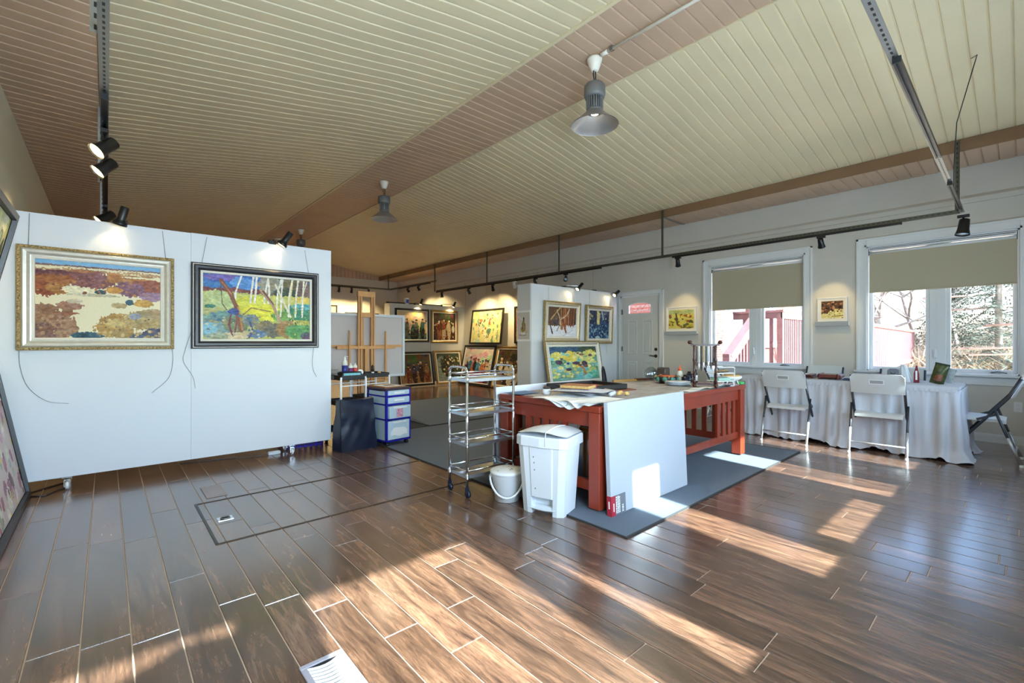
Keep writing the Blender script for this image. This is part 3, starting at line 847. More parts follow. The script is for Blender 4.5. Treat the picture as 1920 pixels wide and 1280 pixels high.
def picture(name, label, loc, w, h, art, style, rot=(0,0,0), cat='painting', group=None, wires=None, tilt=0, rz=0, aw=None, ah=None):
    """framed picture facing local -Y; loc is the centre of its back face bottom edge"""
    t = thing(name, label, cat, loc, group=group)
    t.rotation_euler = Matrix.Rotation(rz, 3, 'Z').__matmul__(Matrix.Rotation(tilt, 3, 'X')).to_euler()
    c = Vector((0, 0, h/2))
    mb = MB()
    fw_, segs = 0, []
    if style == 'silver':     # carved edge, broad silver scoop, ivory slip
        fw_ = .098
        rails(mb, w, h, [(0,0),(0,.035),(.006,.047),(.02,.048),(.024,.04)], 1)
        rails(mb, w, h, [(.024,.04),(.036,.052),(.055,.047),(.072,.03),(.082,.028)], 0)
        rails(mb, w, h, [(.082,.028),(.084,.034),(.098,.030),(.10,.015)], 2)
        mats = [M['silver'], M['goldd'], M['linen']]
    elif style == 'black':
        fw_ = .092
        rails(mb, w, h, [(0,0),(0,.03),(.006,.036),(.012,.036)], 0)
        rails(mb, w, h, [(.012,.036),(.017,.036)], 1)
        rails(mb, w, h, [(.017,.036),(.03,.046),(.05,.046),(.066,.030),(.070,.028)], 0)
        rails(mb, w, h, [(.070,.028),(.072,.030),(.090,.026),(.092,.012)], 1)
        mats = [M['blackf'], M['linen']]
    elif style in ('champ', 'gold', 'carved'):
        fw_ = .105 if style != 'gold' else .085
        k = fw_/.105
        rails(mb, w, h, [(0,0),(0,.03),(.006*k,.042),(.018*k,.042),(.022*k,.034)], 1)
        rails(mb, w, h, [(.022*k,.034),(.034*k,.046),(.05*k,.042),(.068*k,.026)], 0)
        rails(mb, w, h, [(.068*k,.026),(.07*k,.030),(.10*k,.026),(.105*k,.012)], 2)
        mats = [M['champ' if style == 'champ' else ('silver' if style == 'carved' else 'gold')], M['goldd'], M['linen']]
    elif style == 'ebony':
        fw_ = .075
        rails(mb, w, h, [(0,0),(0,.03),(.008,.04),(.045,.038),(.055,.026)], 0)
        rails(mb, w, h, [(.055,.026),(.056,.028),(.073,.025),(.075,.012)], 1)
        mats = [M['ebony'], M['linen']]
    elif style == 'thinblack':
        fw_ = .045
        rails(mb, w, h, [(0,0),(0,.035),(.004,.04),(.04,.04),(.045,.02)], 0)
        mats = [M['ebony']]
    elif style == 'mat':
        fw_ = .05
        rails(mb, w, h, [(0,0),(0,.025),(.003,.028),(.012,.028),(.014,.014)], 0)
        rails(mb, w, h, [(.014,.014),(.05,.013),(.052,.010)], 1)
        mats = [M['white'], M['linen']]
    elif style == 'bare':
        fw_ = .0
        rails(mb, w, h, [(.001,0),(0,.001),(0,.034),(.002,.036)], 0)
        mats = [M['canvas']]
    bk = len(mb.v)
    mb.add([(-w/2,0,-h/2),(w/2,0,-h/2),(w/2,0,h/2),(-w/2,0,h/2)], [(0,3,2,1)], 0)
    # carved beads along the outer edge
    f = mb.build('frame', mats, t, c)
    if style in ('silver', 'carved', 'champ'):
        bd = MB(); st = .030 if style != 'carved' else .04
        for L, ax in ((w, 0), (h, 1)):
            nb = int(L/st)
            for i in range(nb):
                p = -L/2+st*(i+.5)
                for s in (-1, 1):
                    q = (p, -.046, s*(h/2-.012)) if ax == 0 else (s*(w/2-.012), -.046, p)
                    e = .5*st
                    if ax == 0: pts = [(q[0]-e*.8,q[1]+.004,q[2]-.009),(q[0]+e*.2,q[1]+.004,q[2]-.009),(q[0]+e*.8,q[1]+.004,q[2]+.009),(q[0]-e*.2,q[1]+.004,q[2]+.009),(q[0],q[1]-.008,q[2])]
                    else: pts = [(q[0]-.009,q[1]+.004,q[2]-e*.8),(q[0]+.009,q[1]+.004,q[2]-e*.2),(q[0]+.009,q[1]+.004,q[2]+e*.8),(q[0]-.009,q[1]+.004,q[2]+e*.2),(q[0],q[1]-.008,q[2])]
                    bd.add(pts, [(0,1,4),(1,2,4),(2,3,4),(3,0,4)])
        b_ = bd.build('carved_beading', M['goldd'], f); b_['kind'] = 'stuff'
    art_canvas(art, w-2*fw_, h-2*fw_, 'canvas', t, (0, -.034 if style == 'bare' else -.016, h/2))
    if wires:
        for pts in wires:
            MB().tube(smooth_path(pts), .0016, 5).build('hanging_wire', M['wire'], t)
    return t
def smooth_path(pts, k=6):
    p = [Vector(q) for q in pts]
    if len(p) < 3: return p
    p = [p[0]*2-p[1]]+p+[p[-1]*2-p[-2]]
    out = []
    for i in range(1, len(p)-2):
        for j in range(k):
            t = j/k; a, b, c, d = p[i-1:i+3]
            out.append(.5*((2*b)+(c-a)*t+(2*a-5*b+4*c-d)*t*t+(3*b-a-3*c+d)*t**3))
    return out+[p[-2]]
def wire_curve(p0, p1, sag, n=8):
    p0, p1, s = Vector(p0), Vector(p1), Vector(sag)
    return [p0.lerp(p1, i/n)+s*math.sin(PI*i/n) for i in range(n+1)]
C_ = dict(cream=(228,219,184), rust=(150,92,48), plum=(108,64,70), rose=(150,106,84), ochre=(176,138,68), olive=(150,138,88), teal=(38,78,92), sky=(122,174,214), dk=(40,36,34))
# snow field with bushes
A1 = Art(150, 96, C_['cream'], 1)
A1.band(.10,.14,(176,138,96)).band(.0,.055,C_['sky'],.01,6).band(.055,.075,(120,90,84),.01)
for u in (.1,.22,.35,.62,.75,.88): A1.blob(u,.135+.03*(u*7%1),.07,.012,(168,124,76))
A1.blob(.15,.20,.26,.07,C_['plum']).blob(.42,.23,.22,.12,(126,78,78)).blob(.78,.22,.26,.05,(176,120,66)).blob(.9,.30,.24,.11,(146,80,56)).blob(.72,.33,.14,.10,(122,82,100)).blob(.93,.42,.12,.07,(150,118,140))
A1.blob(.12,.26,.16,.08,C_['rust']).blob(.06,.38,.14,.10,(140,74,40)).blob(.17,.36,.10,.08,(164,112,54)).blob(.60,.35,.075,.05,(190,136,58)).blob(.49,.385,.055,.03,C_['teal']).blob(.30,.37,.12,.05,C_['cream']).blob(.35,.12,.10,.02,(150,96,60)).blob(.59,.17,.06,.05,(170,112,60))
A1.blob(.45,.43,.22,.02,(188,180,150)).blob(.84,.515,.09,.055,(188,146,62)).blob(.73,.51,.04,.04,C_['teal']).blob(.64,.555,.08,.04,(170,148,100)).blob(.24,.58,.11,.06,C_['rose']).blob(.29,.52,.06,.03,(190,178,150)).blob(.08,.62,.11,.05,C_['rose'])
A1.blob(.10,.80,.19,.22,(140,102,72)).blob(.20,.86,.12,.13,(158,122,92)).blob(.05,.92,.12,.12,(110,78,66)).blob(.22,.68,.10,.02,(140,84,56)).blob(.40,.97,.14,.05,C_['teal'])
A1.blob(.62,.85,.18,.17,C_['ochre']).blob(.85,.76,.17,.14,(176,152,96)).blob(.92,.66,.12,.07,(162,140,98)).blob(.78,.70,.05,.04,(130,136,150)).blob(.94,.95,.12,.09,(66,62,84)).blob(.80,.98,.2,.05,(44,60,82)).blob(.60,.80,.10,.06,(196,168,100)).blob(.66,.95,.09,.08,(150,120,62))
A1.scatter(60,(.47,.74,1,1),.018,[(150,120,66),(196,170,112),(164,140,88)],asp=.8).scatter(40,(0,.72,.22,1),.018,[(128,92,68),(166,130,98)],asp=.8).scatter(36,(0,.2,1,.42),.014,[(120,70,50),(176,118,64)],asp=.8).scatter(14,(.5,.72,.9,.9),.007,[(70,54,40)])
# birch grove
A2 = Art(150, 96, (176,178,92), 2)
A2.band(0,.17,(62,104,176),.03).band(.13,.20,(58,120,182),.03).band(.20,.27,(120,62,62),.03).blob(.2,.05,.2,.05,(110,96,170)).blob(.35,.12,.12,.1,(96,150,210))
A2.blob(.78,.13,.28,.24,(112,104,74)).blob(.60,.12,.12,.12,(150,146,130)).blob(.96,.2,.1,.2,(122,100,96)).blob(.75,.25,.12,.12,(70,84,64)).band(.29,.42,(196,196,104),.04)
A2.blob(.12,.42,.16,.16,(178,190,130)).blob(.42,.45,.16,.14,(206,206,70)).blob(.55,.58,.2,.14,(222,216,58)).blob(.92,.33,.10,.05,(220,196,90))
A2.blob(.9,.58,.2,.16,(70,140,108)).blob(.93,.45,.12,.05,(96,170,176)).blob(.72,.62,.10,.1,(120,160,80)).blob(.9,.74,.18,.06,(190,186,100))
for u, l in ((.27,.06),(.41,.03),(.45,.02),(.54,.04),(.58,.0),(.66,.05),(.70,.02),(.78,.04),(.85,.03),(.92,.02)):
    A2.line([(u+l,0),(u+.01,.25),(u,.42+.2*(u>.6))], .014, (232,228,214), 16)
A2.line([(.82,.05),(.79,.40)], .012, (226,210,160)).line([(.97,.02),(.90,.40)], .01, (222,216,180))
A2.line([(.51,.20),(.62,.42),(.72,.80)], .026, (178,150,120)).line([(.53,.22),(.63,.43)], .01, (110,70,60)).line([(.65,.1),(.80,.62)], .016, (226,220,196))
A2.blob(.10,.60,.10,.09,(170,170,110)).blob(.06,.50,.05,.03,(50,110,90)).blob(.18,.68,.16,.12,(110,150,140)).blob(.12,.85,.18,.16,(120,150,150)).blob(.28,.78,.12,.14,(110,120,80)).blob(.05,.85,.08,.1,(120,170,186)).blob(.42,.70,.08,.1,(120,130,130))
A2.blob(.55,.80,.10,.11,(120,110,84)).blob(.64,.86,.13,.12,(108,104,86)).blob(.76,.84,.10,.14,(150,118,70)).blob(.48,.92,.08,.08,(84,110,140)).blob(.9,.88,.14,.14,(90,146,84)).blob(.97,.96,.06,.08,(92,66,96)).blob(.25,.95,.16,.06,(198,180,140)).blob(.12,.96,.1,.06,(140,150,120))
A2.line([(.15,.10),(.22,.25),(.28,.48),(.33,.86)], .032, (124,74,50)).line([(.16,.12),(.24,.30)], .012, (170,110,70)).line([(.30,.5),(.34,.86)], .012, (176,126,70))
A2.line([(.24,.55),(.22,.78),(.25,.95)], .014, (110,52,62)).line([(.30,.60),(.27,.9)], .010, (130,60,60)).line([(.40,.70),(.43,.85),(.40,.98)], .014, (70,70,110)).line([(.34,.62),(.42,.5),(.60,.55)], .007, (120,90,80)).line([(.15,.15),(.16,.45),(.2,.55)], .006, (90,70,60)).blob(.26,.57,.05,.05,(50,70,130))
A2.scatter(60,(.78,.45,1,.95),.016,[(60,120,90),(170,180,90),(40,90,80)],asp=.4).scatter(50,(0,.6,.5,1),.014,[(70,110,130),(150,140,90),(190,180,150)])
# winter thicket
A3 = Art(84, 76, (96,70,52), 3)
A3.band(.62,1.2,(226,228,238),.05,8,-.08).blob(.35,.45,.3,.16,(100,80,70)).blob(.28,.52,.12,.08,(70,60,70)).blob(.8,.55,.2,.08,(80,56,52))
for u0,u1,w,c in ((.55,.50,.03,(170,100,56)),(.66,.62,.028,(150,84,50)),(.72,.72,.02,(190,122,70)),(.82,.80,.026,(140,76,46)),(.92,.9,.02,(160,92,56)),(.45,.46,.02,(180,130,84)),(.60,.58,.02,(200,134,80))):
    A3.line([(u0,0),(u1,.65+.1*(u0<.7))], w, c)
A3.line([(.42,0),(.10,.42)], .02, (206,168,110)).line([(.30,.10),(.40,.34),(.44,.6)], .016, (222,190,150)).line([(.74,.05),(.66,.25),(.44,.42)], .024, (206,180,156)).line([(.5,.42),(.58,.62),(.64,.86)], .035, (140,76,50)).line([(.0,.45),(.10,.68),(.17,.92)], .022, (84,56,46)).line([(.38,.66),(.32,.82)], .012, (110,80,60)).line([(.55,.98),(.9,.78)], .008, (170,180,206))
A3.scatter(40,(0,0,1,.6),.018,[(200,150,90),(60,44,38),(150,96,60)],asp=.5)
# blue forest
A4 = Art(70, 84, (34,50,84), 4)
A4.scatter(90,(0,0,1,.5),.05,[(30,44,76),(84,110,140),(200,196,150),(46,60,60),(24,30,50)],asp=.5).line([(.42,0),(.46,.5)],.05,(196,186,110)).blob(.45,.28,.08,.28,(206,196,130)).blob(.48,.55,.07,.06,(90,60,50)).line([(.62,0),(.7,.3)],.02,(190,200,200)).line([(.95,0),(.92,.35)],.03,(40,40,60))
A4.blob(.2,.75,.3,.28,(40,60,104)).blob(.75,.7,.35,.3,(50,78,120)).scatter(120,(0,.5,1,1),.035,[(60,92,130),(104,146,170),(28,40,72),(140,180,196)]).blob(.45,.97,.12,.06,(186,210,220))
# sunflowers
A5 = Art(110, 84, (120,166,140), 5)
A5.band(0,.22,(52,84,116),.05).blob(.82,.12,.2,.14,(58,78,60)).scatter(60,(0,.25,1,1),.07,[(130,180,170),(110,190,190),(190,200,110),(96,150,110),(160,200,190)])
A5.blob(.14,.28,.12,.12,(222,212,110)).blob(.42,.30,.18,.16,(226,206,86)).blob(.60,.24,.10,.08,(216,208,130)).blob(.86,.22,.12,.14,(214,206,110)).blob(.55,.55,.16,.1,(216,200,90)).blob(.80,.42,.12,.1,(220,214,130)).blob(.30,.72,.08,.05,(214,206,120))
A5.scatter(60,(.02,.15,1,.9),.035,[(232,222,130),(206,214,120),(240,232,160),(120,196,200)])
for u,v,a,b in ((.17,.46,.08,.07),(.52,.50,.09,.05),(.70,.52,.06,.08),(.35,.68,.06,.04),(.66,.24,.05,.03),(.85,.27,.04,.04),(.22,.36,.03,.03),(.35,.50,.03,.03),(.58,.20,.03,.02)): A5.blob(u,v,a,b,(72,52,80),.5)
A5.line([(.58,.55),(.68,.70),(.70,.9)],.03,(190,120,60)).blob(.60,.56,.05,.03,(120,60,40)).blob(.66,.25,.03,.03,(140,80,50)).blob(.72,.60,.05,.04,(130,80,60)).blob(.88,.85,.12,.12,(110,190,160)).blob(.75,.92,.08,.08,(130,210,200))
# pale abstract figures
A6 = Art(80, 100, (214,210,150), 6)
A6.scatter(150,(0,0,1,1),.06,[(228,222,160),(190,200,130),(150,176,130),(206,190,120),(226,214,190),(120,150,120),(170,196,180)],asp=.5).scatter(26,(.1,.1,.9,.9),.03,[(70,60,50),(150,80,50),(60,90,80)],asp=.6).blob(.62,.35,.05,.12,(150,90,60)).blob(.65,.36,.03,.08,(206,170,130)).blob(.6,.65,.08,.1,(90,130,110)).blob(.3,.3,.06,.05,(190,110,60))
def figures(seed, bg, cols, n=7, floor=None):
    a = Art(72, 66, bg, seed); rg = a.rg
    a.scatter(50,(0,0,1,1),.08,[tuple(np.clip(np.array(bg)+rg.uniform(-28,28,3),0,255)) for _ in range(5)])
    if floor: a.band(.78,1.2,floor,.05)
    for i in range(n):
        u = .08+.84*(i+.5)/n+rg.uniform(-.04,.04); v = rg.uniform(.30,.42); c = cols[rg.integers(len(cols))]; c2 = cols[rg.integers(len(cols))]
        a.blob(u, v+.38, .085, .30, c, .3).blob(u, v+.18, .07, .14, c2, .3).blob(u+.005, v, .032, .048, (176,128,96), .2).blob(u, v-.035, .042, .03, cols[rg.integers(len(cols))], .3)
    a.scatter(40,(0,.3,1,.95),.022,cols)
    return a
A7 = figures(7,(196,176,146),[(40,44,40),(46,60,84),(30,40,44),(90,96,80),(52,84,80)],5,(90,110,100))
A8 = figures(8,(54,40,30),[(150,74,44),(196,176,140),(110,52,36),(206,196,170),(84,50,40),(160,100,70)],7,(44,26,22))
A9 = figures(9,(92,74,50),[(52,64,88),(150,110,70),(60,40,32),(190,170,140),(110,56,40)],6,(140,104,56))
A10 = Art(72, 66, (70,80,66), 10).blob(.2,.5,.3,.4,(120,134,124)).blob(.45,.45,.3,.36,(44,44,36)).scatter(60,(.25,.1,1,.8),.035,[(90,84,50),(206,200,160),(50,60,44),(30,30,30),(120,60,60)]).band(.86,1.2,(120,130,120),.05).scatter(8,(.55,.05,.95,.3),.03,[(220,214,180),(206,196,140)]).blob(.6,.8,.3,.08,(50,50,40))
A11 = figures(11,(206,196,190),[(60,40,70),(70,130,160),(140,50,56),(40,36,44),(200,180,150),(96,60,96),(180,110,80)],8,(110,90,80))
A12 = Art(44, 44, (206,196,110), 12).band(0,.22,(170,180,120),.06).scatter(60,(0,.3,1,1),.06,[(190,170,60),(120,120,50),(214,200,90),(90,96,50),(150,90,50)]).line([(.3,.2),(.36,.8)],.03,(90,80,50))
A13 = Art(50, 46, (96,66,44), 13).blob(.75,.75,.4,.3,(226,214,140)).blob(.2,.9,.3,.2,(220,206,140)).scatter(50,(0,0,1,.65),.06,[(40,30,26),(150,100,66),(190,140,96),(84,60,50)]).scatter(14,(.3,.3,.9,.9),.02,[(70,70,100),(40,36,40)]).line([(.5,.9),(1,.85)],.02,(120,80,50))
A14 = Art(44, 56, (196,192,184), 14)
A14.blob(.52,.70,.30,.16,(186,178,158),.3).blob(.48,.62,.20,.10,(140,118,66),.3).blob(.50,.46,.13,.18,(150,132,96),.25).blob(.52,.30,.05,.09,(120,96,78),.2).blob(.52,.225,.06,.045,(46,40,38),.2).line([(.40,.42),(.44,.62)],.02,(80,70,60)).line([(.62,.42),(.64,.6)],.02,(84,76,66)).blob(.5,.80,.36,.05,(206,204,200),.3).line([(.15,.83),(.4,.86),(.7,.84)],.012,(110,106,100)).line([(.05,.15),(.4,.28)],.008,(226,224,220))
A15 = Art(60, 84, (196,180,176), 15).scatter(110,(0,0,1,1),.06,[(150,92,110),(190,150,170),(206,206,190),(110,76,84),(150,160,140),(222,216,206)],asp=.5).scatter(20,(0,.3,1,1),.03,[(96,60,60),(206,190,90)],asp=.4)
A16 = Art(50, 60, (200,196,150), 16).scatter(90,(0,0,1,1),.07,[(206,206,120),(120,130,90),(226,220,180),(70,80,60),(170,180,140)],asp=.5)
A17 = figures(17,(214,200,150),[(70,60,44),(160,140,70),(206,200,180)],4)
A18 = figures(18,(70,54,36),[(40,30,26),(206,200,180),(120,90,60)],5)
A19 = Art(40, 30, (226,220,210), 19).blob(.35,.3,.3,.3,(240,238,230)).blob(.6,.6,.3,.3,(84,76,70)).scatter(20,(.3,.3,1,1),.05,[(60,60,70),(150,140,130),(200,190,180)])

PY = 5.16        # front face of the big movable display panel
wr = lambda hx, hz, x, z: [(hx,.0,hz),(x,-.012,z)]
picture('framed_painting', 'snowy field with brown bushes in a broad silver frame on the left panel', (-.03, PY-.002, 1.131), .976, .82, A1, 'silver',
        wires=[[(-.42,-.004,1.07),(-.425,-.01,.80)], [(.405,-.004,1.065),(.43,-.01,.80)],
               [(-.475,-.004,.0),(-.47,-.006,-.12),(-.43,-.006,-.28),(-.33,-.006,-.40),(-.20,-.006,-.435)], [(.475,-.004,.0),(.48,-.006,-.10),(.45,-.006,-.26),(.33,-.006,-.39)]])
picture('framed_painting', 'birch grove painting in a black frame with white slip on the white panel', (1.16, PY-.002, 1.133), 1.146, .808, A2, 'black',
        wires=[[(-.448,-.004,1.06),(-.49,-.01,.80)], [(.436,-.004,1.05),(.475,-.01,.80)],
               [(-.56,-.004,.2),(-.62,-.006,-.02),(-.63,-.006,-.12),(-.56,-.006,-.26),(-.54,-.006,-.37)], [(.53,-.004,.0),(.515,-.006,-.14),(.525,-.006,-.24),(.56,-.006,-.32)]])

# ---- big movable display panel on castors
dp_ = thing('display_panel', 'large white movable display panel on castors at the left', 'display panel', (.6, PY+.03, 0))
for xa, xb in ((-1.25,-.0132),(-.0125,1.28)):
    zt = .006 if xa < -.5 else 0
    b = MB(); b.box(xa, -.03, .10, xb, .03, 2.212+(.004 if xa > -.5 else 0), 0, .003); b.build('board', M['panel'], dp_)
b = MB(); b.box(-1.24, -.02, .099, 1.27, .02, .122); b.build('base_rail', M['trim'], dp_)
def castor(parent, x, y, z=.10, r=.033):
    b = MB(); b.lathe([(.012,z),(.012,z-.018)], 10, (x,y,0)); b.box(x-.018, y-.022, z-.03, x+.018, y+.022, z-.018); b.box(x-.02, y-.03, r-.008, x-.014, y+.015, z-.02); b.box(x+.014, y-.03, r-.008, x+.02, y+.015, z-.02); b.box(x-.03,y-.03,z-.006,x+.03,y+.03,z)
    f = b.build('castor', M['chrome'], parent)
    MB().lathe([(r*.5,-.012),(r,-.010),(r,.010),(r*.5,.012)], 16, (x,y-.012,r), axis=(1,0,0)).build('wheel', M['white'], f)
for x in (-.84, .87): 
    castor(dp_, x, -.01)
    castor(dp_, x, .25, .10)
    MB().bar((x, 0, .11), (x, .27, .11), .04, .02).build('foot_bar', M['steel'], dp_)

# ---- lamps
def aim(loc, tgt): return Vector(tgt).__sub__(Vector(loc)).to_track_quat('-Z', 'Y').to_euler()
def spot(loc, tgt, w=20, size=70, col=(1,.74,.36), blend=.6, parent=None):
    d = bpy.data.lights.new('lamp_light', 'SPOT'); d.energy = w; d.spot_size = R_(size); d.spot_blend = blend; d.color = col; d.shadow_soft_size = .03
    o = bpy.data.objects.new('lamp_light', d); COL.objects.link(o); o.location = loc; o.rotation_euler = aim(loc, tgt)
    return o
def clamp_lamp(label, base, head, tgt, lit=True, w=12):
    """lamp on a bent arm clipped over a panel's top edge"""
    base, head, tgt = Vector(base), Vector(head), Vector(tgt)
    t = thing('clip_lamp', label, 'clip lamp', base, group=None)
    h = head-base
    b = MB(); b.box(-.035, -.035, -.03, .035, .035, .012, 0, .004); b.build('clip', M['blackp'], t)
    b = MB(); b.tube([(0,0,.01), (h.x*.2,h.y*.2,.03), (h.x*.9,h.y*.9,h.z+.0), h], .006, 8); b.build('arm', M['chrome'], t)
    ax = (tgt-head).normalized()
    sh = MB(); sh.lathe([(.026,-.075),(.030,-.07),(.030,.03),(.034,.045),(.050,.062),(.052,.085)], 18, h, axis=ax)
    sh.shell([(.050,.084),(.036,.05)], 18, h, axis=ax)
    s = sh.build('shade', M['black'], t)
    MB().lathe([(.001,.079),(.034,.083),(.036,.086),(.001,.09)], 16, h, axis=ax).build('bulb', M['lens'] if lit else M['clear'], s)
    if w: spot(head+ax*.10, tgt, w, 95)
    return t
clamp_lamp('black clip lamp over the silver framed snow painting', (.10, PY+.03, 2.235), (.10, PY-.10, 2.265), (.02, PY-.0, 1.95), w=.9)
clamp_lamp('black clip lamp over the birch painting, near the panel corner', (1.28, PY+.03, 2.235), (1.39, PY-.09, 2.265), (1.20, PY-.0, 1.95), w=.9)

# ================================================================== LIGHT RAILS, SPOTS, PENDANTS
RZ0 = 2.65
def slot_rail(mb, hb, p0, p1, w=.04, up=(0,0,1)):
    """slotted steel angle: two thin flanges; holes as dark slots"""
    p0, p1 = Vector(p0), Vector(p1); d = (p1-p0); L = d.length; d.normalize()
    u = Vector(up); s = d.cross(u).normalized()
    mb.bar(p0+u*w/2, p1+u*w/2, .003, w, up=u)
    mb.bar(p0+s*w/2, p1+s*w/2, w, .003, up=u)
    n = int(L/.05)
    if hb is not None:
        for i in range(n):
            c = p0+d*(L*(i+.5)/n)
            hb.bar(c-d*.012+u*w*.5, c+d*.012+u*w*.5, .0046, .010, up=u)
            hb.bar(c-d*.012+s*w*.5, c+d*.012+s*w*.5, .010, .0046, up=u)
fr = thing('track_gantry', 'slotted steel frame hung along the window wall beam, carrying the black tracks', 'lighting frame', (BXR, .47, RZ0))
def rail_part(nm, p0, p1, up=(0,0,1), m='dsteel', holes=True):
    a, b = MB(), MB()
    off = Vector((BXR, .47, RZ0))
    slot_rail(a, b if holes else None, Vector(p0)-off, Vector(p1)-off, up=up)
    o = a.build(nm, M[m], fr)
    if holes and b.v: q = b.build('slots', M['black'], o); q['kind'] = 'stuff'
rail_part('long_rail', (BXR,.47,RZ0), (BXR,11.38,RZ0))
rail_part('cross_rail', (BXL,.45,RZ0), (BXR,.47,RZ0), m='steel')
rail_part('side_rail', (-.03,.45,RZ0), (-.03,7.6,RZ0), m='steel')
for y in (.47, 4.11, 6.51, 8.95, 11.38): rail_part('hanger', (BXR-.03,y,RZ0), (BXR-.03,y,BT-.02), up=(0,1,0))
for y in (2.9, 5.6, 7.5): rail_part('hanger', (-.02,y,RZ0), (-.02,y,BT-.02), up=(0,1,0), m='steel')
rail_part('upper_rail', (BXR,11.38,2.95), (BXR,14.3,2.95), holes=False)
rail_part('far_rail', (BXR,14.3,2.95), (1.0,14.3,2.95), holes=False)
rail_part('hanger', (BXR-.03,14.3,2.95), (BXR-.03,14.3,3.45), up=(0,1,0), holes=False)
rail_part('brace', (BXR-.03,14.28,3.33), (BXR-.03,13.2,3.33), holes=False)
rail_part('brace', (BXR-.03,4.13,3.33), (XR-.02,4.13,3.33), m='steel', holes=False)
def track(label, p0, p1, up=.0):
    p0, p1 = Vector(p0), Vector(p1)
    t = thing('lighting_track', label, 'light track', p0)
    d = p1-p0; a = MB(); dn = d.normalized(); s = dn.cross(Vector((0,0,1)))*.0115
    a.bar(Vector(s)+Vector((0,0,0)), d+s, .010, .026); a.bar(-Vector(s), d-s, .010, .026); a.bar((0,0,.006), d+Vector((0,0,.006)), .030, .014)
    a.build('track_channel', M['black'], t)
    b = MB(); b.bar(-dn*.012, dn*.001, .036, .032); b.build('end_cap', M['blackp'], t)
    return t
track('black track under the long rail beside the windows', (BXR-.02, .98, RZ0-.022), (BXR-.02, 3.95, RZ0-.022))
track('long black track over the far pictures along the window wall', (BXR-.02, 5.45, RZ0-.022), (BXR-.02, 11.35, RZ0-.022))
track('black track on the left side rail over the white panel', (-.01, 3.55, RZ0-.03), (-.01, 7.55, RZ0-.03))
track('black track on the near cross rail, its left length', (3.0, .425, RZ0-.022), (4.80, .432, RZ0-.022))
track('short black track on the cross rail close to the window corner', (5.7, .438, RZ0-.022), (6.85, .445, RZ0-.022))
track('black track high up along the far wall', (1.0, 14.28, 2.93), (6.4, 14.28, 2.93))
track('short black track high up near the far right corner', (BXR-.02, 11.7, 2.93), (BXR-.02, 13.6, 2.93))
def head(label, loc, tgt, m='black', lit=0, big=1.0, group=None, sz=70):
    """track spotlight: adapter, stem, cylinder head aimed at tgt"""
    loc, tgt = Vector(loc), Vector(tgt)
    t = thing('track_spotlight', label, 'spotlight', loc, group=group)
    b = MB(); b.box(-.02,-.05,-.03,.02,.05,0,0,.004); b.build('adapter', M['blackp' if m == 'black' else 'white'], t)
    k = Vector((0,0,-.10*big)); ax = (tgt-(loc+k)).normalized()
    b = MB(); b.tube([(0,0,-.025), k], .009, 8); b.build('stem', M[m], t)
    c = k-ax*.02
    s = MB(); s.lathe([(.020*big,-.055*big),(.032*big,-.048*big),(.036*big,.03*big),(.046*big,.075*big)], 16, c, m=0, axis=ax); s.f.pop(); s.m.pop(); s.s.pop()
    hd = s.build('lamp_head', M[m], t)
    s = MB(); s.lathe([(.001,.064*big),(.042*big,.066*big),(.001,.07*big)], 14, c, axis=ax); s.build('lens', M['lens' if lit else 'clear'], hd)
    if lit: spot(loc+k+ax*.09*big, tgt, lit, sz)
    return t
Hh = RZ0-.035
head('black spotlight at the far end of the near window track, by the door', (BXR-.02, 3.85, Hh), (XR, 4.15, 1.6), lit=10, sz=48)
head('black spotlight between the two windows', (BXR-.02, 1.80, Hh), (XR, 1.84, 1.65), lit=9, sz=44)
head('wide black spotlight at the right corner of the hanging frame', (BXR-.03, .44, Hh+.0), (6.9, .6, .9), big=1.4)
fy = [(11.05,(7.2,10.9,1.6)),(9.75,(XR,9.9,1.6)),(8.75,(XR,9.3,1.5)),(7.95,(XR,8.3,1.5)),(7.25,(XR,7.4,1.5)),(6.35,(6.1,5.6,1.6))]
nm = ['black spotlight at the far end of the long track','black spotlight second from the far end of the long track','black spotlight just left of the white one on the long track','white spotlight on the long black track','black spotlight right of the white one, behind the grey partition','black spotlight over the grey partition on the long track']
lt = [0,30,40,22,0,0]
for (y, tg), l, w_ in zip(fy, nm, lt):
    head(l, (BXR-.02, y, Hh), tg, m='white' if 'white spotlight' in l else 'black', lit=w_, sz=105)
head('black spotlight nearest on the left rail over the white panel', (-.01, 4.06, RZ0-.045), (XL, 3.75, 1.8), big=1.15, lit=8, sz=110)
head('second black spotlight on the left rail, its lens showing', (-.01, 4.53, RZ0-.045), (XL, 4.35, 1.8), big=1.15, lit=8, sz=110)
head('black spotlight low on the left rail beside the clip lamp', (-.01, 6.30, RZ0-.045), (XL, 6.1, 1.9), big=1.3, lit=14, sz=110)
for i, (x, l) in enumerate(((5.45,'left black spotlight on the far wall track, half behind the panel'),(5.85,'middle black spotlight on the far wall track'),(6.42,'right black spotlight on the far wall track, above the easel'))):
    head(l, (x, 14.28, 2.915), (x+.1, YF, 1.3), lit=34, sz=110)
for y, l in ((13.0,'left of the pair of spotlights near the far right corner'),(12.35,'right of the pair of spotlights near the far right corner')):
    head(l, (BXR-.02, y, 2.915), (XR, y-.3, 1.5), lit=26, sz=110)

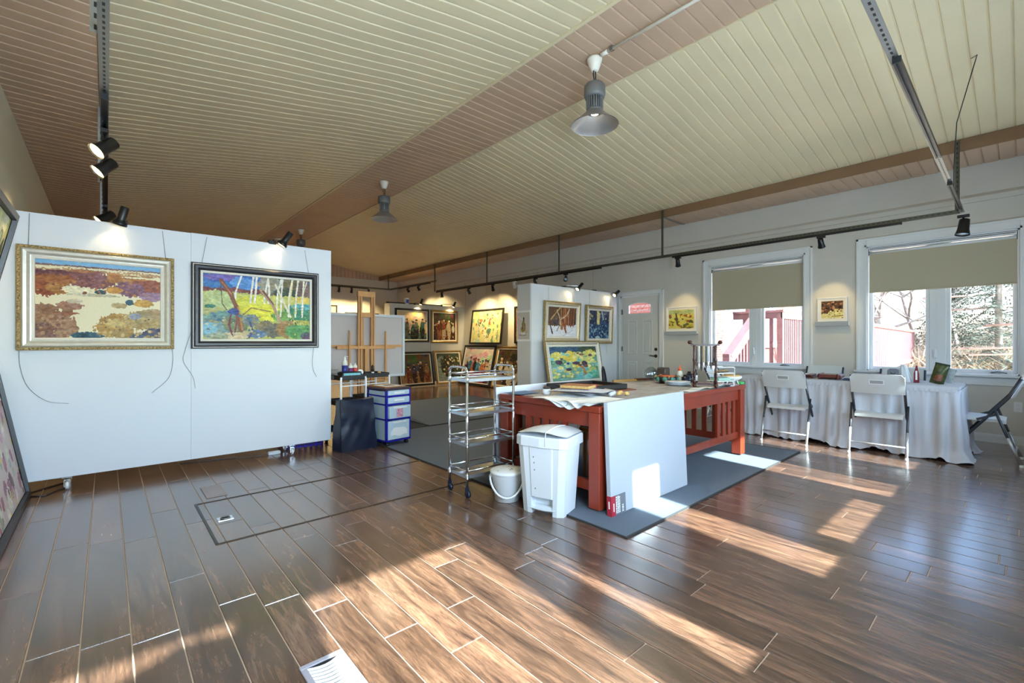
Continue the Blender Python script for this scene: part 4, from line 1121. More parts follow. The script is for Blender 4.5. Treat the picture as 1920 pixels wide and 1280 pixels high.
def pendant(label, x, y, lit=60, rope=0):
    t = thing('pendant_lamp', label, 'pendant lamp', (x, y, RZ), group='pendant lamps down the ridge')
    b = MB(); b.lathe([(.075,0),(.073,-.02),(.055,-.07),(.036,-.115),(.03,-.12)], 20, (0,0,-.012)); b.build('canopy', M['pvc'], t)
    b = MB(); b.tube([(-.012,0,-.12),(-.02,0,-.17),(-.008,0,-.22),(-.006,.0,-.255)], .006, 6); b.tube([(.012,0,-.12),(.016,.0,-.18),(.010,0,-.25)], .006, 6); b.build('cord', M['black'], t)
    b = MB(); b.lathe([(.02,-.235),(.03,-.25),(.085,-.262),(.102,-.285),(.104,-.365),(.094,-.395),(.070,-.395)], 28); b.build('driver_housing', M['dgrey'], t)
    b = MB(); b.lathe([(.055,-.39),(.055,-.52)], 16); b.lathe([(.078,-.505),(.080,-.53)], 20)
    b.build('heat_sink_core', M['dgrey'], t)
    for i in range(22):
        a = 2*PI*i/22; c, s = math.cos(a), math.sin(a)
        f = MB().bar((c*.066,s*.066,-.395), (c*.066,s*.066,-.51), .034, .004, up=(-s,c,0)); f.build('cooling_fin', M['alu'], t)
    b = MB(); pr = [(.080,-.525),(.092,-.54),(.13,-.575),(.185,-.625),(.226,-.655),(.229,-.66)]
    b.shell(pr, 36); b.shell([(r-.003, z-.002) for r, z in pr[::-1]], 36); b.build('shade', M['alu'], t)
    b = MB(); b.lathe([(.076,-.53),(.076,-.536),(.001,-.537)], 20); b.build('reflector_plate', M['steel'], t)
    b = MB(); b.lathe([(.036,-.537),(.034,-.55),(.001,-.555)], 16); b.build('bulb', M['bulb'], t)
    if lit:
        d = bpy.data.lights.new('pendant_light', 'SPOT'); d.energy = lit; d.shadow_soft_size = .12; d.color = (1,.8,.52); d.spot_size = R_(130); d.spot_blend = .5
        o = bpy.data.objects.new('pendant_light', d); COL.objects.link(o); o.location = (x, y, RZ-.57)
PEND = 45
pendant('near grey pendant lamp with wide metal shade under the ridge', 3.545, 2.77, PEND)
pendant('middle grey pendant lamp hanging from the tan ridge', 3.565, 7.31, PEND)
pendant('farthest pendant lamp, partly hidden by the white panel', 3.565, 11.8, PEND*5)
cd = thing('cable_conduit', 'thin white conduit fixed along the tan ridge above the near pendant', 'conduit', (3.52, 2.6, RZ-.03))
MB().tube([(0,0,0),(.005,-2.4,0)], .015, 10).build('pipe', M['pvc'], cd)
MB().tube([(0,.0,0),(0,.07,0)], .02, 10).build('end_connector', M['pvc'], cd)
for y in (-.05,-1.0,-2.0): MB().box(-.02,y-.015,-.014,.02,y+.015,.02).build('clip', M['steel'], cd)
tag(MB().tube([(5.66,.30,3.68),(5.58,.26,3.66),(5.8,.40,3.2),(6.1,.44,2.9),(6.35,.46,2.68)], .004, 6).build('hanging_cable', M['black']), 'thin black cable dangling from the ceiling boards beside the cross rail', 'cable')

# ================================================================== NEAR LEFT PAINTINGS
t = picture('leaning_canvas', 'tall rose and grey painting leaning at the left edge of the floor', (-.475, 4.40, .0), 1.46, .98, A15, 'thinblack', rz=PI/2, tilt=-.17)
t = picture('framed_painting', 'green painting hung tipped forward at the upper left edge', (-.60, 3.52, 1.15), 1.1, .84, A16, 'thinblack', rz=PI/2, tilt=.20)

# ================================================================== FLOOR THINGS
tag(MB().grid(2, 2, lambda u, v: (0,0,0)).build('tmp', M['rug']), None); bpy.data.objects.remove(bpy.data.objects['tmp'])
def rug(name, label, x0, y0, x1, y1, m, th=.008, cat='rug'):
    r = thing(name, label, cat, ((x0+x1)/2, (y0+y1)/2, 0))
    a, b = (x1-x0)/2, (y1-y0)/2
    MB().box(-a, -b, .0005, a, b, th, 0, .003).build('pile', M[m], r)
    e = MB(); w = .012
    for q in ((-a,-b,a,-b+w),(-a,b-w,a,b),(-a,-b+w,-a+w,b-w),(a-w,-b+w,a,b-w)): e.box(q[0],q[1],.0005,q[2],q[3],th+.0015)
    e.build('bound_edge', M['mat_'], r)
    return r
rug('area_rug', 'long grey carpet under the cherry work table', 2.36, 1.60, 5.60, 5.55, 'rug')
rug('area_rug', 'grey carpet runner lying farther back, behind the blue drawers', 3.42, 5.60, 6.0, 8.2, 'rug')
rug('floor_mat', 'small dark grey mat beside the carpet, right of the blue drawers', 3.12, 5.58, 3.40, 6.45, 'mat_', .006, 'mat')
# hatch
ht = thing('floor_hatch', 'flush plank floor hatch edged with dark metal strip in front of the panel', 'floor hatch', (.48, 3.16, 0))
x1h, y1h = 2.02, .89
for nmx, a in (('edge_strip',(0,0,x1h,.016)),('edge_strip',(0,y1h-.016,x1h,y1h)),('edge_strip',(0,.016,.016,y1h-.016)),('edge_strip',(x1h-.016,.016,x1h,y1h-.016))):
    MB().box(a[0],a[1],.0003,a[2],a[3],.0035,0,.001).build(nmx, M['bronze'], ht)
MB().box(.004,.016,.0003,.016,y1h-.016,.0042).build('black_gasket', M['black'], ht)
p = MB(); p.box(.075,.40,.0003,.165,.475,.0035,0,.001); pf = p.build('pull_plate', M['chrome'], ht)
p = MB(); p.tube([(.12+.026*math.cos(a),.437+.026*math.sin(a),.007) for a in [2*PI*i/16 for i in range(16)]], .004, 6, closed=True); p.build('pull_ring', M['steel'], pf)
p = MB(); p.lathe([(.022,.0036),(.001,.0038)], 14, (.12,.437,0)); p.build('pull_cup', M['black'], pf)
def vent(label, x0, y0, x1, y1, m, n):
    v = thing('floor_vent', label, 'floor vent', ((x0+x1)/2, (y0+y1)/2, 0))
    a, b = (x1-x0)/2, (y1-y0)/2; w = .022
    f = MB()
    for q in ((-a,-b,a,-b+w),(-a,b-w,a,b),(-a,-b+w,-a+w,b-w),(a-w,-b+w,a,b-w)): f.box(q[0],q[1],.0003,q[2],q[3],.006,0,.002)
    f.build('vent_frame', mat('lavender_grey_vent', (168,164,176), .4), v)
    MB().box(-a+w,-b+w,.0003,a-w,b-w,.001).build('vent_well', M['black'], v)
    for i in range(n):
        y = -b+w+(2*b-2*w)*(i+.5)/n; h = (2*b-2*w)/n*.62
        s = MB(); s.grid(6, 1, lambda u, q: (-a+w+(2*a-2*w)*u, y-h/2+h*q-.018*math.sin(PI*u), .0015+.0035*q), smooth=False)
        s.build('louvre', m, v)
    return v
vent('white louvred floor vent in the sunlit floor at the bottom edge', .525, 1.40, .685, 1.765, M['white'], 16)
vt = thing('floor_vent', 'small taupe floor vent between panel and hatch', 'floor vent', (.64, 4.31, 0))
MB().box(-.07,-.17,.0003,.07,.17,.005,0,.002).build('vent_frame', mat('taupe_vent', (150,138,136), .4), vt)
MB().box(-.048,-.145,.005,.048,.145,.0062).build('vent_plate', mat('taupe_plate', (140,130,132), .3), vt)
# under-panel things
cr = thing('plastic_crate', 'blue mesh plastic crate glimpsed under the right end of the panel', 'crate', (1.70, 5.64, 0))
b = MB()
for i in range(7):
    for s in (-.17,.17): b.box(-.2+i*.062, s-.004, .01, -.2+i*.062+.02, s+.004, .17)
    for s in (-.2,.2): b.box(s-.004, -.17+i*.05, .01, s+.004, -.17+i*.05+.016, .17)
b.build('crate_bars', M['blue'], cr)
b = MB(); b.box(-.2,-.17,.0,.2,.17,.012); b.box(-.205,-.175,.165,.205,-.165,.185); b.box(-.205,.165,.165,.205,.175,.185); b.box(-.205,-.165,.165,-.195,.165,.185); b.box(.195,-.165,.165,.205,.165,.185); b.build('crate_rim', M['blue'], cr)
pw = thing('plug_adapter', 'white power adapter on a cable under the panel beside the castor', 'power adapter', (1.33, 5.30, 0))
MB().box(-.06,-.025,0,.06,.025,.035,0,.006).build('adapter_body', M['white'], pw)
MB().tube([(-.06,0,.012),(-.2,.02,.005),(-.45,.12,.004),(-.8,.2,.004)], .004, 6).build('cable', M['cord'], pw)
tag(MB().tube([(-.25,5.42,.005),(-.34,5.33,.005),(-.45,5.22,.005),(-.47,5.10,.005),(-.36,5.05,.005),(-.25,5.22,.005)], .005, 6).build('floor_cable', M['black']), 'black cable curling on the floor by the left castor', 'cable')
# outlets
for y, z, l in ((.035,.44,'white outlet plate on the window wall behind the side chair'),(8.8,.4,'white outlet plate on the far part of the window wall')):
    o = thing('wall_outlet', l, 'outlet', (XR, y, z))
    MB().box(-.006,-.035,-.058,0,.035,.058,0,.002).build('plate', M['white'], o)
    for s in (-.022,.022): MB().box(-.0085,-.016,s-.014,-.006,.016,s+.014,0,.002).build('socket', M['trim'], o)

# ================================================================== DRAWER TOWER, BAG, TROLLEYS, EASEL
dw = thing('drawer_tower', 'blue framed plastic drawer tower on castors with frosted drawers', 'drawer unit', (2.50, 5.00, 0), R_(6))
W2_, D2_, H2_ = .165, .20, .66
b = MB()
for x in (-W2_,W2_):
    for y in (-D2_,D2_): b.box(min(x,x*.86),min(y,y*.88),.055,max(x,x*.86),max(y,y*.88),H2_-.02)
for z in (.055,.30,.47,.565): 
    b.box(-W2_,-D2_,z,W2_,D2_,z+.018)
b.box(-W2_,D2_-.012,.055,W2_,D2_,H2_-.02)
b.build('frame', M['blue'], dw)
for x in (-W2_+.006, W2_-.006): MB().box(x-.003,-D2_*.88,.075,x+.003,D2_*.86,H2_-.03).build('side_sheet', M['clear'], dw)
b = MB(); b.box(-W2_-.012,-D2_-.012,H2_-.02,W2_+.012,D2_+.012,H2_+.008,0,.008); b.build('top', mat('dark_violet_top', (58,42,56), .4), dw)
for i,(za,zb,ov) in enumerate(((.078,.292,.012),(.322,.462,.035),(.490,.560,.012),(.585,.638,.010))):
    d = MB(); d.box(-W2_+.022,-D2_-ov,za,W2_-.022,-D2_+.02,zb,0,.006); d.box(-W2_+.026,-D2_+.02,za+.01,W2_-.026,D2_*.8,za+.016)
    dr_ = d.build('drawer', M['clear'], dw)
    h = MB(); zc = (za+zb)/2
    h.box(-.07,-D2_-ov-.006,zc-.012,.07,-D2_-ov,zc+.012,0,.004) if i > 1 else h.box(-.09,-D2_-ov-.008,zb-.03,.09,-D2_-ov,zb-.012,0,.004)
    h.build('handle', M['white'], dr_)
MB().box(-.05,-D2_-.036,.335,.035,-D2_-.0352,.43).build('sticker', mat('pink_sticker', (206,150,170), .5, var=.4, scale=40), bpy.data.objects['drawer.001'])
b = MB(); b.grid(8, 4, lambda u,v: (-.11+.22*u, -D2_-.0132, .12+.10*v*(1-.5*(2*u-1)**2)+.01*math.sin(u*9)), smooth=True); b.build('towel_inside', M['white'], bpy.data.objects['drawer'])
for x in (-.13,.13):
    for y in (-.16,.16): MB().lathe([(.012,-.016),(.026,-.014),(.026,.014),(.012,.016)], 14, (x,y,.026), axis=(1,0,0)).box(x-.01,y-.01,.03,x+.01,y+.01,.06).build('castor', M['blackp'], dw)
pl = thing('palette_box', 'flat tan and white palette lying on top of the blue drawer tower', 'palette', (2.50, 5.02, .668), R_(6))
MB().box(-.15,-.17,0,.13,.18,.012,0,.003).build('board', M['kraft'], pl); MB().box(-.12,-.15,.012,.10,.13,.014).build('paper_sheet', M['paper'], pl); MB().box(-.06,-.06,.014,.06,.04,.0152).build('paint_patch', M['stone'], pl)
# bag
bg = thing('tote_bag', 'dark navy nylon bag standing in front of the black trolley', 'bag', (2.08, 4.98, 0), R_(4))
def bagfn(sx):
    def fn(u, v):
        w = .215-.02*v; x = -w+2*w*u; z = .56*v
        y = sx*(.105*(1-.55*v**1.5))*(1+.0*u)+.012*math.sin(6*u+5*v)*math.sin(PI*v)+.010*math.sin(15*v+2*u)*v+.004*math.sin(19*u-13*v)*math.sin(PI*v)
        return (x, y, z-.012*math.sin(PI*u)*v)
    return fn
b = MB(); b.grid(14, 14, bagfn(-1)); b.build('front_side', M['navy'], bg)
b = MB(); b.grid(14, 14, lambda u,v: bagfn(1)(1-u,v)); b.build('rear_side', M['navy'], bg)
for s in (0,1):
    b = MB(); b.grid(6, 14, lambda u,v: tuple(np.array(bagfn(-1)(s,v))*(1-u)+np.array(bagfn(1)(s,v))*u)); b.build('gusset', M['navy'], bg)
b = MB(); b.grid(14, 4, lambda u,v: tuple(np.array(bagfn(-1)(u,1))*(1-v)+np.array(bagfn(1)(u,1))*v+np.array((0,0,.008*math.sin(PI*v))))); b.build('top_flap', M['navy'], bg)
MB().tube([(-.21,-.105,.01),(-.2,-.05,.56)], .005, 6).build('seam', M['black'], bg)
def trolley(label, loc, rz, w, d, top, trays, m_t, rails_=True):
    t = thing('tray_trolley', label, 'trolley', loc, rz)
    for x in (-w/2,w/2):
        for y in (-d/2,d/2):
            MB().tube([(x,y,.07),(x,y,top-.03),(x*.97,y*.97,top)], .012, 8).build('leg', M['white'], t)
            MB().lathe([(.01,-.014),(.03,-.012),(.03,.012),(.01,.014)], 12, (x,y,.03), axis=(1,0,0)).box(x-.01,y-.01,.03,x+.01,y+.01,.075).build('castor', M['blackp'], t)
    for z in trays:
        b = MB(); b.box(-w/2,-d/2,z,w/2,d/2,z+.008)
        for q in ((-w/2,-d/2,w/2,-d/2+.008),(-w/2,d/2-.008,w/2,d/2),(-w/2,-d/2,-w/2+.008,d/2),(w/2-.008,-d/2,w/2,d/2)): b.box(q[0],q[1],z,q[2],q[3],z+.055)
        b.build('tray', m_t, t)
    b = MB()
    for y in (-d/2,d/2): b.tube([(-w/2,y,top-.10),(w/2,y,top-.10)], .007, 8)
    b.build('cross_bar', M['white'], t)
    return t
trolley('black tray trolley on white legs beside the panel edge', (2.12, 5.34, 0), R_(3), .30, .40, .79, (.14,.46,.755), M['blackp'])
trolley('second black tray trolley farther back, right of the first', (2.60, 5.72, 0), R_(3), .34, .36, .76, (.14,.45,.74), M['blackp'])
TZ = .7635
bx = thing('picture_box', 'long box with a pale seascape side on the black trolley', 'box', (2.13, 5.24, TZ+.0005))
MB().box(-.115,-.06,0,.115,.10,.075,0,.003).build('box_body', M['blackp'], bx)
sA = Art(60,18,(120,190,200),31).band(.5,.72,(150,170,160),.1).band(.72,1.2,(206,180,150),.08).scatter(12,(0,.1,1,.5),.06,[(200,220,220),(90,160,180)],asp=.6)
art_canvas(sA, .20, .065, 'printed_side', bx, (0,-.0625,.038))
BZ = TZ+.0765
tr_ = thing('bottle_tray', 'low black tray holding squeeze bottles on the seascape box', 'tray', (2.13, 5.25, BZ))
b = MB(); b.box(-.10,-.05,0,.12,.07,.008,0,.003); b.build('tray_base', M['blackp'], tr_)
def bottle(label, x, y, z, r, h, body, liquid, kind):
    t = thing('squeeze_bottle' if kind != 'pump' else 'pump_bottle', label, 'bottle', (x,y,z))
    MB().lathe([(r*.9,0),(r,.006),(r,h*.42)], 16).build('paint_level', liquid, t)
    b = MB(); b.lathe([(r,h*.42),(r,h*.58),(r*.75,h*.72),(r*.35,h*.80),(r*.33,h*.86)], 16); b.build('bottle_body', body, t)
    if kind == 'pump':
        MB().lathe([(r*.38,h*.85),(r*.38,h*.92),(r*.15,h*.93),(r*.15,h*1.02)], 12).tube([(0,0,h*1.02),(r*.4,0,h*1.03),(r*1.3,0,h*.99)], r*.16, 8).build('pump_head', M['white'], t)
    else:
        MB().lathe([(r*.4,h*.84),(r*.4,h*.90),(r*.12,h*1.0)], 12).build('nozzle', M['white'], t)
milky = mat('milky_plastic', (222,222,214), .35)
bz = BZ+.0085
bottle('white pump bottle with blue paint on the trolley', 2.07, 5.25, bz, .032, .175, milky, mat('blue_paint', (34,48,130), .3), 'pump')
bottle('squeeze bottle of red and violet paint beside the pump bottle', 2.135, 5.24, bz, .026, .098, milky, mat('violet_paint', (110,50,110), .3), 'q')
bottle('squeeze bottle of red paint, second from the right on the trolley', 2.19, 5.24, bz, .025, .098, milky, mat('red_paint', (190,60,60), .3), 'q')
bottle('squeeze bottle of orange red paint at the right end of the bottle row', 2.215, 5.30, bz, .024, .095, milky, mat('coral_paint', (206,96,84), .3), 'q')
ps = thing('paper_stack', 'stack of crumpled white paper beside the pump bottle', 'paper stack', (1.995, 5.36, TZ+.006))
for i in range(6):
    a = random.uniform(-.2,.2); b = MB(); b.grid(4,4,lambda u,v: ((u-.5)*.08,(v-.5)*.11,.02*i+.006*math.sin(6*u+i)+.004*math.sin(7*v))); b.grid(4,4,lambda u,v: ((u-.5)*.08,(v-.5)*.11,.02*i+.016+.004*math.sin(5*u+i))); b.build('paper', M['paper'], ps, rot=(0,0,a))
for x, y, z, l in ((2.07,5.24,.475,'crumpled white tissue on the middle trolley tray'),(2.16,5.22,.475,'small white tissue scrap beside the larger one on the middle tray')):
    q = MB(); q.lathe([(.001,0),(.03,.004),(.022,.03),(.006,.05),(.001,.052)], 7, (x,y,z), smooth=False); tag(q.build('tissue', M['paper']), l, 'tissue')
rl = thing('tape_roll', 'roll of white tape on a black holder beside the bottles', 'tape roll', (2.265, 5.27, TZ+.001))
MB().lathe([(.012,-.015),(.034,-.015),(.034,.015),(.012,.015)], 18, (0,0,.07), axis=(.2,1,0)).build('tape', M['paper'], rl); MB().box(-.02,-.03,0,.03,.03,.05,0,.01).build('holder', M['blackp'], rl)
st = thing('plaster_figure', 'small dark and white figurine on the rear trolley', 'figurine', (2.60, 5.66, .749))
MB().lathe([(.028,0),(.03,.01),(.018,.02),(.016,.04),(.02,.05),(.004,.06)], 12).build('pedestal', M['white'], st); MB().lathe([(.012,.055),(.022,.07),(.016,.10),(.020,.12),(.008,.145)], 10).build('figure', M['ebony'], st)
tag(MB().lathe([(.025,0),(.03,.02),(.02,.05),(.005,.06)], 8, (2.70,5.68,.749), smooth=False).build('dried_flower', M['straw']), 'small tan lump beside the figurine on the rear trolley', 'ornament')
# easel (rear view) with a stretched canvas seen from behind
ex, ey = 2.885, 6.5
es = thing('studio_easel', 'tall pine easel standing behind the black trolleys', 'easel', (ex, ey, 0))
for x in (-.10,.10):
    b = MB(); b.box(x-.030,-.02,.10,x-.006,.02,1.93); b.box(x+.006,-.02,.10,x+.030,.02,1.93); b.build('upright', M['pine'], es)
MB().box(-.135,-.025,1.86,.135,.025,1.94,0,.004).build('top_bar', M['pine'], es)
MB().box(-.07,-.015,1.56,.07,.015,1.63,0,.003).build('cross_block', M['pine'], es)
MB().box(-.032,-.03,.30,.032,.0,1.10,0,.003).build('centre_mast', M['pine'], es)
MB().box(-.45,-.05,1.09,.45,-.022,1.135,0,.003).build('rear_crossbar', M['pine'], es)
for x in (-.28,.28): MB().prism([(x-.016,.62),(x+.016,.62),(x+.012,1.34),(x-.006,1.36)], -.075, -.05, fn=lambda u,v,w: (u,w,v)).build('support_strip', M['pine'], es)
for x in (-.28,.28): MB().box(x-.03,-.40,.03,x+.03,.40,.09,0,.004).build('foot', M['pine'], es)
MB().box(-.28,-.03,.04,.28,.03,.10).build('base_bar', M['pine'], es)
MB().box(-.35,.0,.60,.35,.10,.635,0,.003).build('canvas_ledge', M['pine'], es)
cv = thing('stretched_canvas', 'large stretched canvas seen from behind on the pine easel', 'canvas', (2.86, ey+.055, .655))
b = MB(); rails(b, 1.38, .96, [(0,-.03),(0,.0),(.004,.004),(.036,.004),(.04,-.0),(.04,-.025)]); 
b.build('stretcher_edge', M['canvas'], cv, (0,0,.48))
MB().box(-.655,.024,.035,.655,.030,.925).build('canvas_back', M['canvasback'], cv)
MB().box(-.65,.006,.455,.65,.022,.495).build('stretcher_bar', M['pine'], cv)
MB().box(-.016,.008,.04,.016,.022,.455).build('stretcher_bar', M['pine'], cv)
MB().box(-.016,.008,.495,.016,.022,.92).build('stretcher_bar', M['pine'], cv)

# ================================================================== PARTITIONS AND THEIR PICTURES
pt = thing('display_partition', 'thick grey white partition box by the door, carrying four pictures', 'partition', (6.55, 5.66, 0))
MB().box(-1.22, -.165, .09, 1.20, -.125, 2.18, 0, .004).build('front_panel', M['panel'], pt)
MB().box(-1.22, .125, .09, 1.20, .165, 2.18, 0, .004).build('rear_panel', M['panel'], pt)
MB().box(-1.24, -.165, .09, -1.21, .165, 2.18, 0, .004).build('end_panel', M['gpanel'], pt)
MB().box(-1.22, -.12, .07, 1.20, .12, .10).build('base_rail', M['black'], pt)
for x in (-1.1, 1.1): MB().lathe([(.01,-.012),(.035,-.012),(.035,.012),(.01,.012)], 12, (x,0,.036), axis=(1,0,0)).build('castor', M['white'], pt)
MB().box(-1.2,-.12,2.165,1.2,.12,2.178).build('top_cap', M['black'], pt)
F = 5.493
picture('framed_painting', 'winter thicket painting in champagne frame, upper left on the grey partition', (6.065, F-.0, 1.19), .95, .72, A3, 'champ', tilt=.05, wires=[[(-.36,-.01,.66),(-.37,-.005,.96)],[(.30,-.01,.66),(.31,-.005,.96)]])
picture('framed_painting', 'blue forest painting in champagne frame beside the door', (7.13, F-.0, 1.155), .83, .74, A4, 'champ', tilt=.04, wires=[[(-.30,-.01,.7),(-.31,-.005,1.0)],[(.33,-.01,.7),(.34,-.005,1.0)],[(.25,-.005,.02),(.28,-.005,-.2),(.1,-.005,-.42)]])
picture('framed_painting', 'large sunflower painting in carved silver frame leaning behind the work table', (6.20, 5.22, .42), 1.47, .80, A5, 'carved', tilt=-.17)
sb = thing('storage_box', 'low white box under the sunflower painting, behind the work table', 'box', (6.2, 5.27, 0))
MB().box(-.7,-.18,0,.7,.17,.40,0,.006).build('box_body', M['white'], sb); MB().box(-.71,-.19,.36,.71,.18,.415,0,.006).build('lid', M['white'], sb)
t = thing('sketch_print', 'pale figure sketch sheet pinned to the end of the grey partition', 'print', (5.306, 5.66, 1.205))
MB().box(0,-.165,0,.003,.165,.515).build('sheet', M['paper'], t)
art_canvas(A14, .30, .46, 'sketch', t, (-.0015,0,.262)).rotation_euler = (0,0,-PI/2)
MB().box(-.006,-.17,.505,.004,.17,.525).build('hanging_strip', M['trim'], t)
clamp_lamp('black clip lamp over the thicket painting on the grey partition', (6.25,5.60,2.20), (6.46,5.38,2.21), (6.1,5.47,1.85), w=1.8)
clamp_lamp('brown black clip lamp at the partition end beside the door', (7.15,5.60,2.20), (7.62,5.40,2.17), (7.2,5.47,1.85), w=1.8)
tag(MB().tube([(5.9,5.66,2.188),(6.3,5.68,2.19),(6.9,5.62,2.19),(7.6,5.66,2.19)], .008, 6).build('cable', M['black']), 'black lamp cable lying along the top of the grey partition', 'cable')
# far partition
fp = thing('display_partition', 'far grey movable partition with two hung and two leaning pictures', 'partition', (6.70, 10.93, 0))
MB().box(-1.17,-.03,.09,-.002,.03,2.2,0,.004).build('board', M['gpanel'], fp); MB().box(.0,-.03,.09,1.13,.03,2.2,0,.004).build('board', M['gpanel'], fp)
MB().box(-1.23,-.03,.09,-1.17,.27,2.2,0,.004).build('end_board', M['beige'], fp)
for x in (-1.1,1.05): MB().box(x-.03,-.2,.0,x+.03,.2,.09,0,.004).build('foot', M['steel'], fp)
Y2 = 10.895
picture('framed_painting', 'people with a donkey in a wide black frame on the far partition', (6.12, Y2, 1.18), 1.02, .90, A7, 'ebony', wires=[[(-.40,-.005,.85),(-.40,-.005,1.0)],[(.46,-.005,.85),(.46,-.005,1.0)]])
picture('framed_painting', 'crowd in red robes in a gold frame on the far partition', (7.14, Y2, 1.16), .90, .92, A8, 'gold', wires=[[(-.38,-.005,.85),(-.38,-.005,1.02)],[(.38,-.005,.85),(.38,-.005,1.02)]])
picture('framed_painting', 'dark crowd painting in black frame leaning low on the far partition', (6.14, 10.66, .02), 1.06, .92, A9, 'ebony', tilt=-.2)
picture('framed_painting', 'dark floral painting in gold frame leaning low on the far partition', (7.18, 10.64, .02), .92, .94, A10, 'gold', tilt=-.2)
clamp_lamp('black clip lamp over the donkey painting on the far partition', (6.2,10.93,2.22), (6.35,10.8,2.28), (6.2,10.86,1.75), w=18)
clamp_lamp('black clip lamp over the gold framed crowd on the far partition', (7.05,10.93,2.22), (7.42,10.8,2.26), (7.2,10.86,1.75), w=18)
pj_ = thing('projector_box', 'small blue and white device on top of the far partition', 'device', (5.98, 10.95, 2.2))
MB().box(-.05,-.05,0,.05,.06,.16,0,.01).build('body', M['white'], pj_); MB().box(-.04,-.056,.02,.04,-.05,.12).build('screen', mat('blue_screen', (70,100,190), .2), pj_)
tag(MB().tube([(5.4,10.95,2.215),(5.8,10.94,2.215),(6.6,10.93,2.21),(7.1,10.94,2.21)], .02, 6).build('cable', M['black']), 'black cable bundle along the top of the far partition', 'cable')
# pictures along the window wall, far part
XW = XR-.004
picture('framed_painting', 'pale green abstract in a black frame, upper row of the window wall', (7.60, 9.62, 1.13), 1.36, .95, A6, 'thinblack', rz=-PI/2, tilt=-.12, wires=[[(-.3,-.0,.95),(-.3,.10,1.5)],[(.3,0,.95),(.3,.10,1.5)]])
picture('framed_painting', 'crowd of dancers in a black frame leaning under the green abstract', (7.40, 9.86, .02), 1.38, 1.10, A11, 'ebony', rz=-PI/2, tilt=-.22)
picture('framed_painting', 'gold bordered painting in dark frame leaning right of the dancers', (7.42, 8.45, .02), 1.35, 1.08, A18, 'gold', rz=-PI/2, tilt=-.22)
picture('framed_painting', 'black framed painting on the window wall, mostly behind the grey partition', (7.86, 8.25, 1.15), .9, .95, A9, 'thinblack', rz=-PI/2)
# far wall
picture('framed_painting', 'small white matted picture in black frame at the left of the far wall', (5.42, YF-.004, 1.25), .55, 1.15, A17, 'thinblack')
picture('framed_painting', 'dark painting in black frame on the far wall behind the easel', (6.55, YF-.004, 1.2), 1.2, .98, A18, 'ebony')
picture('framed_painting', 'black framed picture on the far wall, cut by the panel edge', (4.75, YF-.004, 1.3), .6, 1.7, A17, 'ebony')
# small prints with ledges between door and windows
for (y, z0, w, h, art, l, l2) in ((4.166, 1.386, .585, .445, A12, 'yellow field picture in white mount left of the near window', 'grey picture ledge under the yellow field picture'),
                       (1.84, 1.487, .365, .35, A13, 'brown abstract picture in white mount between the windows', 'grey picture ledge under the brown abstract picture')):
    picture('framed_print', l, (XW, y, z0), w, h, art, 'mat', rz=-PI/2)
    t = thing('picture_ledge', l2, 'ledge', (XR, y, z0-.062))
    e = w/2+.02
    MB().box(-.06,-e,.0,0,e,.012).build('shelf', mat('ledge_grey', (150,156,164), .5), t); MB().box(-.064,-e,0,-.06,e,.06).build('lip', mat('ledge_front', (160,166,174), .5), t); MB().box(-.012,-e,0.012,0,e,.06).build('back_strip', M['trim'], t)
HK = ['farthest picture hook and wire high on the window wall','second farthest picture hook on the window wall','third farthest picture hook on the window wall','picture hook right of the white spotlight on the window wall','picture hook just left of the grey partition top','picture hook behind the right part of the grey partition']
for i, (y, z) in enumerate(((10.9,2.9),(10.4,2.9),(9.9,2.9),(8.6,2.9),(7.9,2.9),(6.2,2.9))):
    q = MB(); q.tube([(XR-.005,y,z),(XR-.02,y,z-.02),(XR-.006,y,z-.05)], .004, 5); q.tube([(XR-.006,y,z-.05),(XR-.006,y,z-.9)], .002, 4)
    tag(q.build('picture_hook', M['wire']), HK[i], 'hook', 'picture hooks along the window wall')

# ================================================================== WORK TABLE
TT = .745
tb = thing('work_table', 'cherry red slatted work table covered with a grey felt', 'table', (3.80, 2.49, 0))
hx, hy = 1.25, .54
b = MB(); b.box(-hx-.0,-hy-.0,TT-.045,hx,hy,TT,0,.004); b.build('tabletop', M['cherry'], tb)
for sx in (-1,1):
    for sy in (-1,1):
        x, y = sx*(hx-.055), sy*(hy-.055)
        b = MB(); b.box(x-.05,y-.05,.018,x+.05,y+.05,TT-.045,0,.006); lg = b.build('leg', M['cherry'], tb)
        MB().lathe([(.02,.0095),(.022,.011),(.022,.018)], 12, (x,y,0)).build('foot_pad', M['steel'], lg)
for sy in (-1,1): MB().box(-hx+.1,sy*(hy-.05)-.014,TT-.155,hx-.1,sy*(hy-.05)+.014,TT-.045).build('apron', M['cherry'], tb)
for sx in (-1,1): 
    x = sx*(hx-.05)
    MB().box(x-.016,-hy+.1,TT-.155,x+.016,hy-.1,TT-.045).build('apron', M['cherry'], tb)
    MB().box(x-.016,-hy+.1,.13,x+.016,hy-.1,.205,0,.003).build('stretcher', M['cherry'], tb)
    for i in range(5):
        y = .22-.0985*i if sx < 0 else .236-.118*i
        MB().box(x-.011,y-.027,.20,x+.011,y+.027,TT-.15).build('slat', M['cherry'], tb)
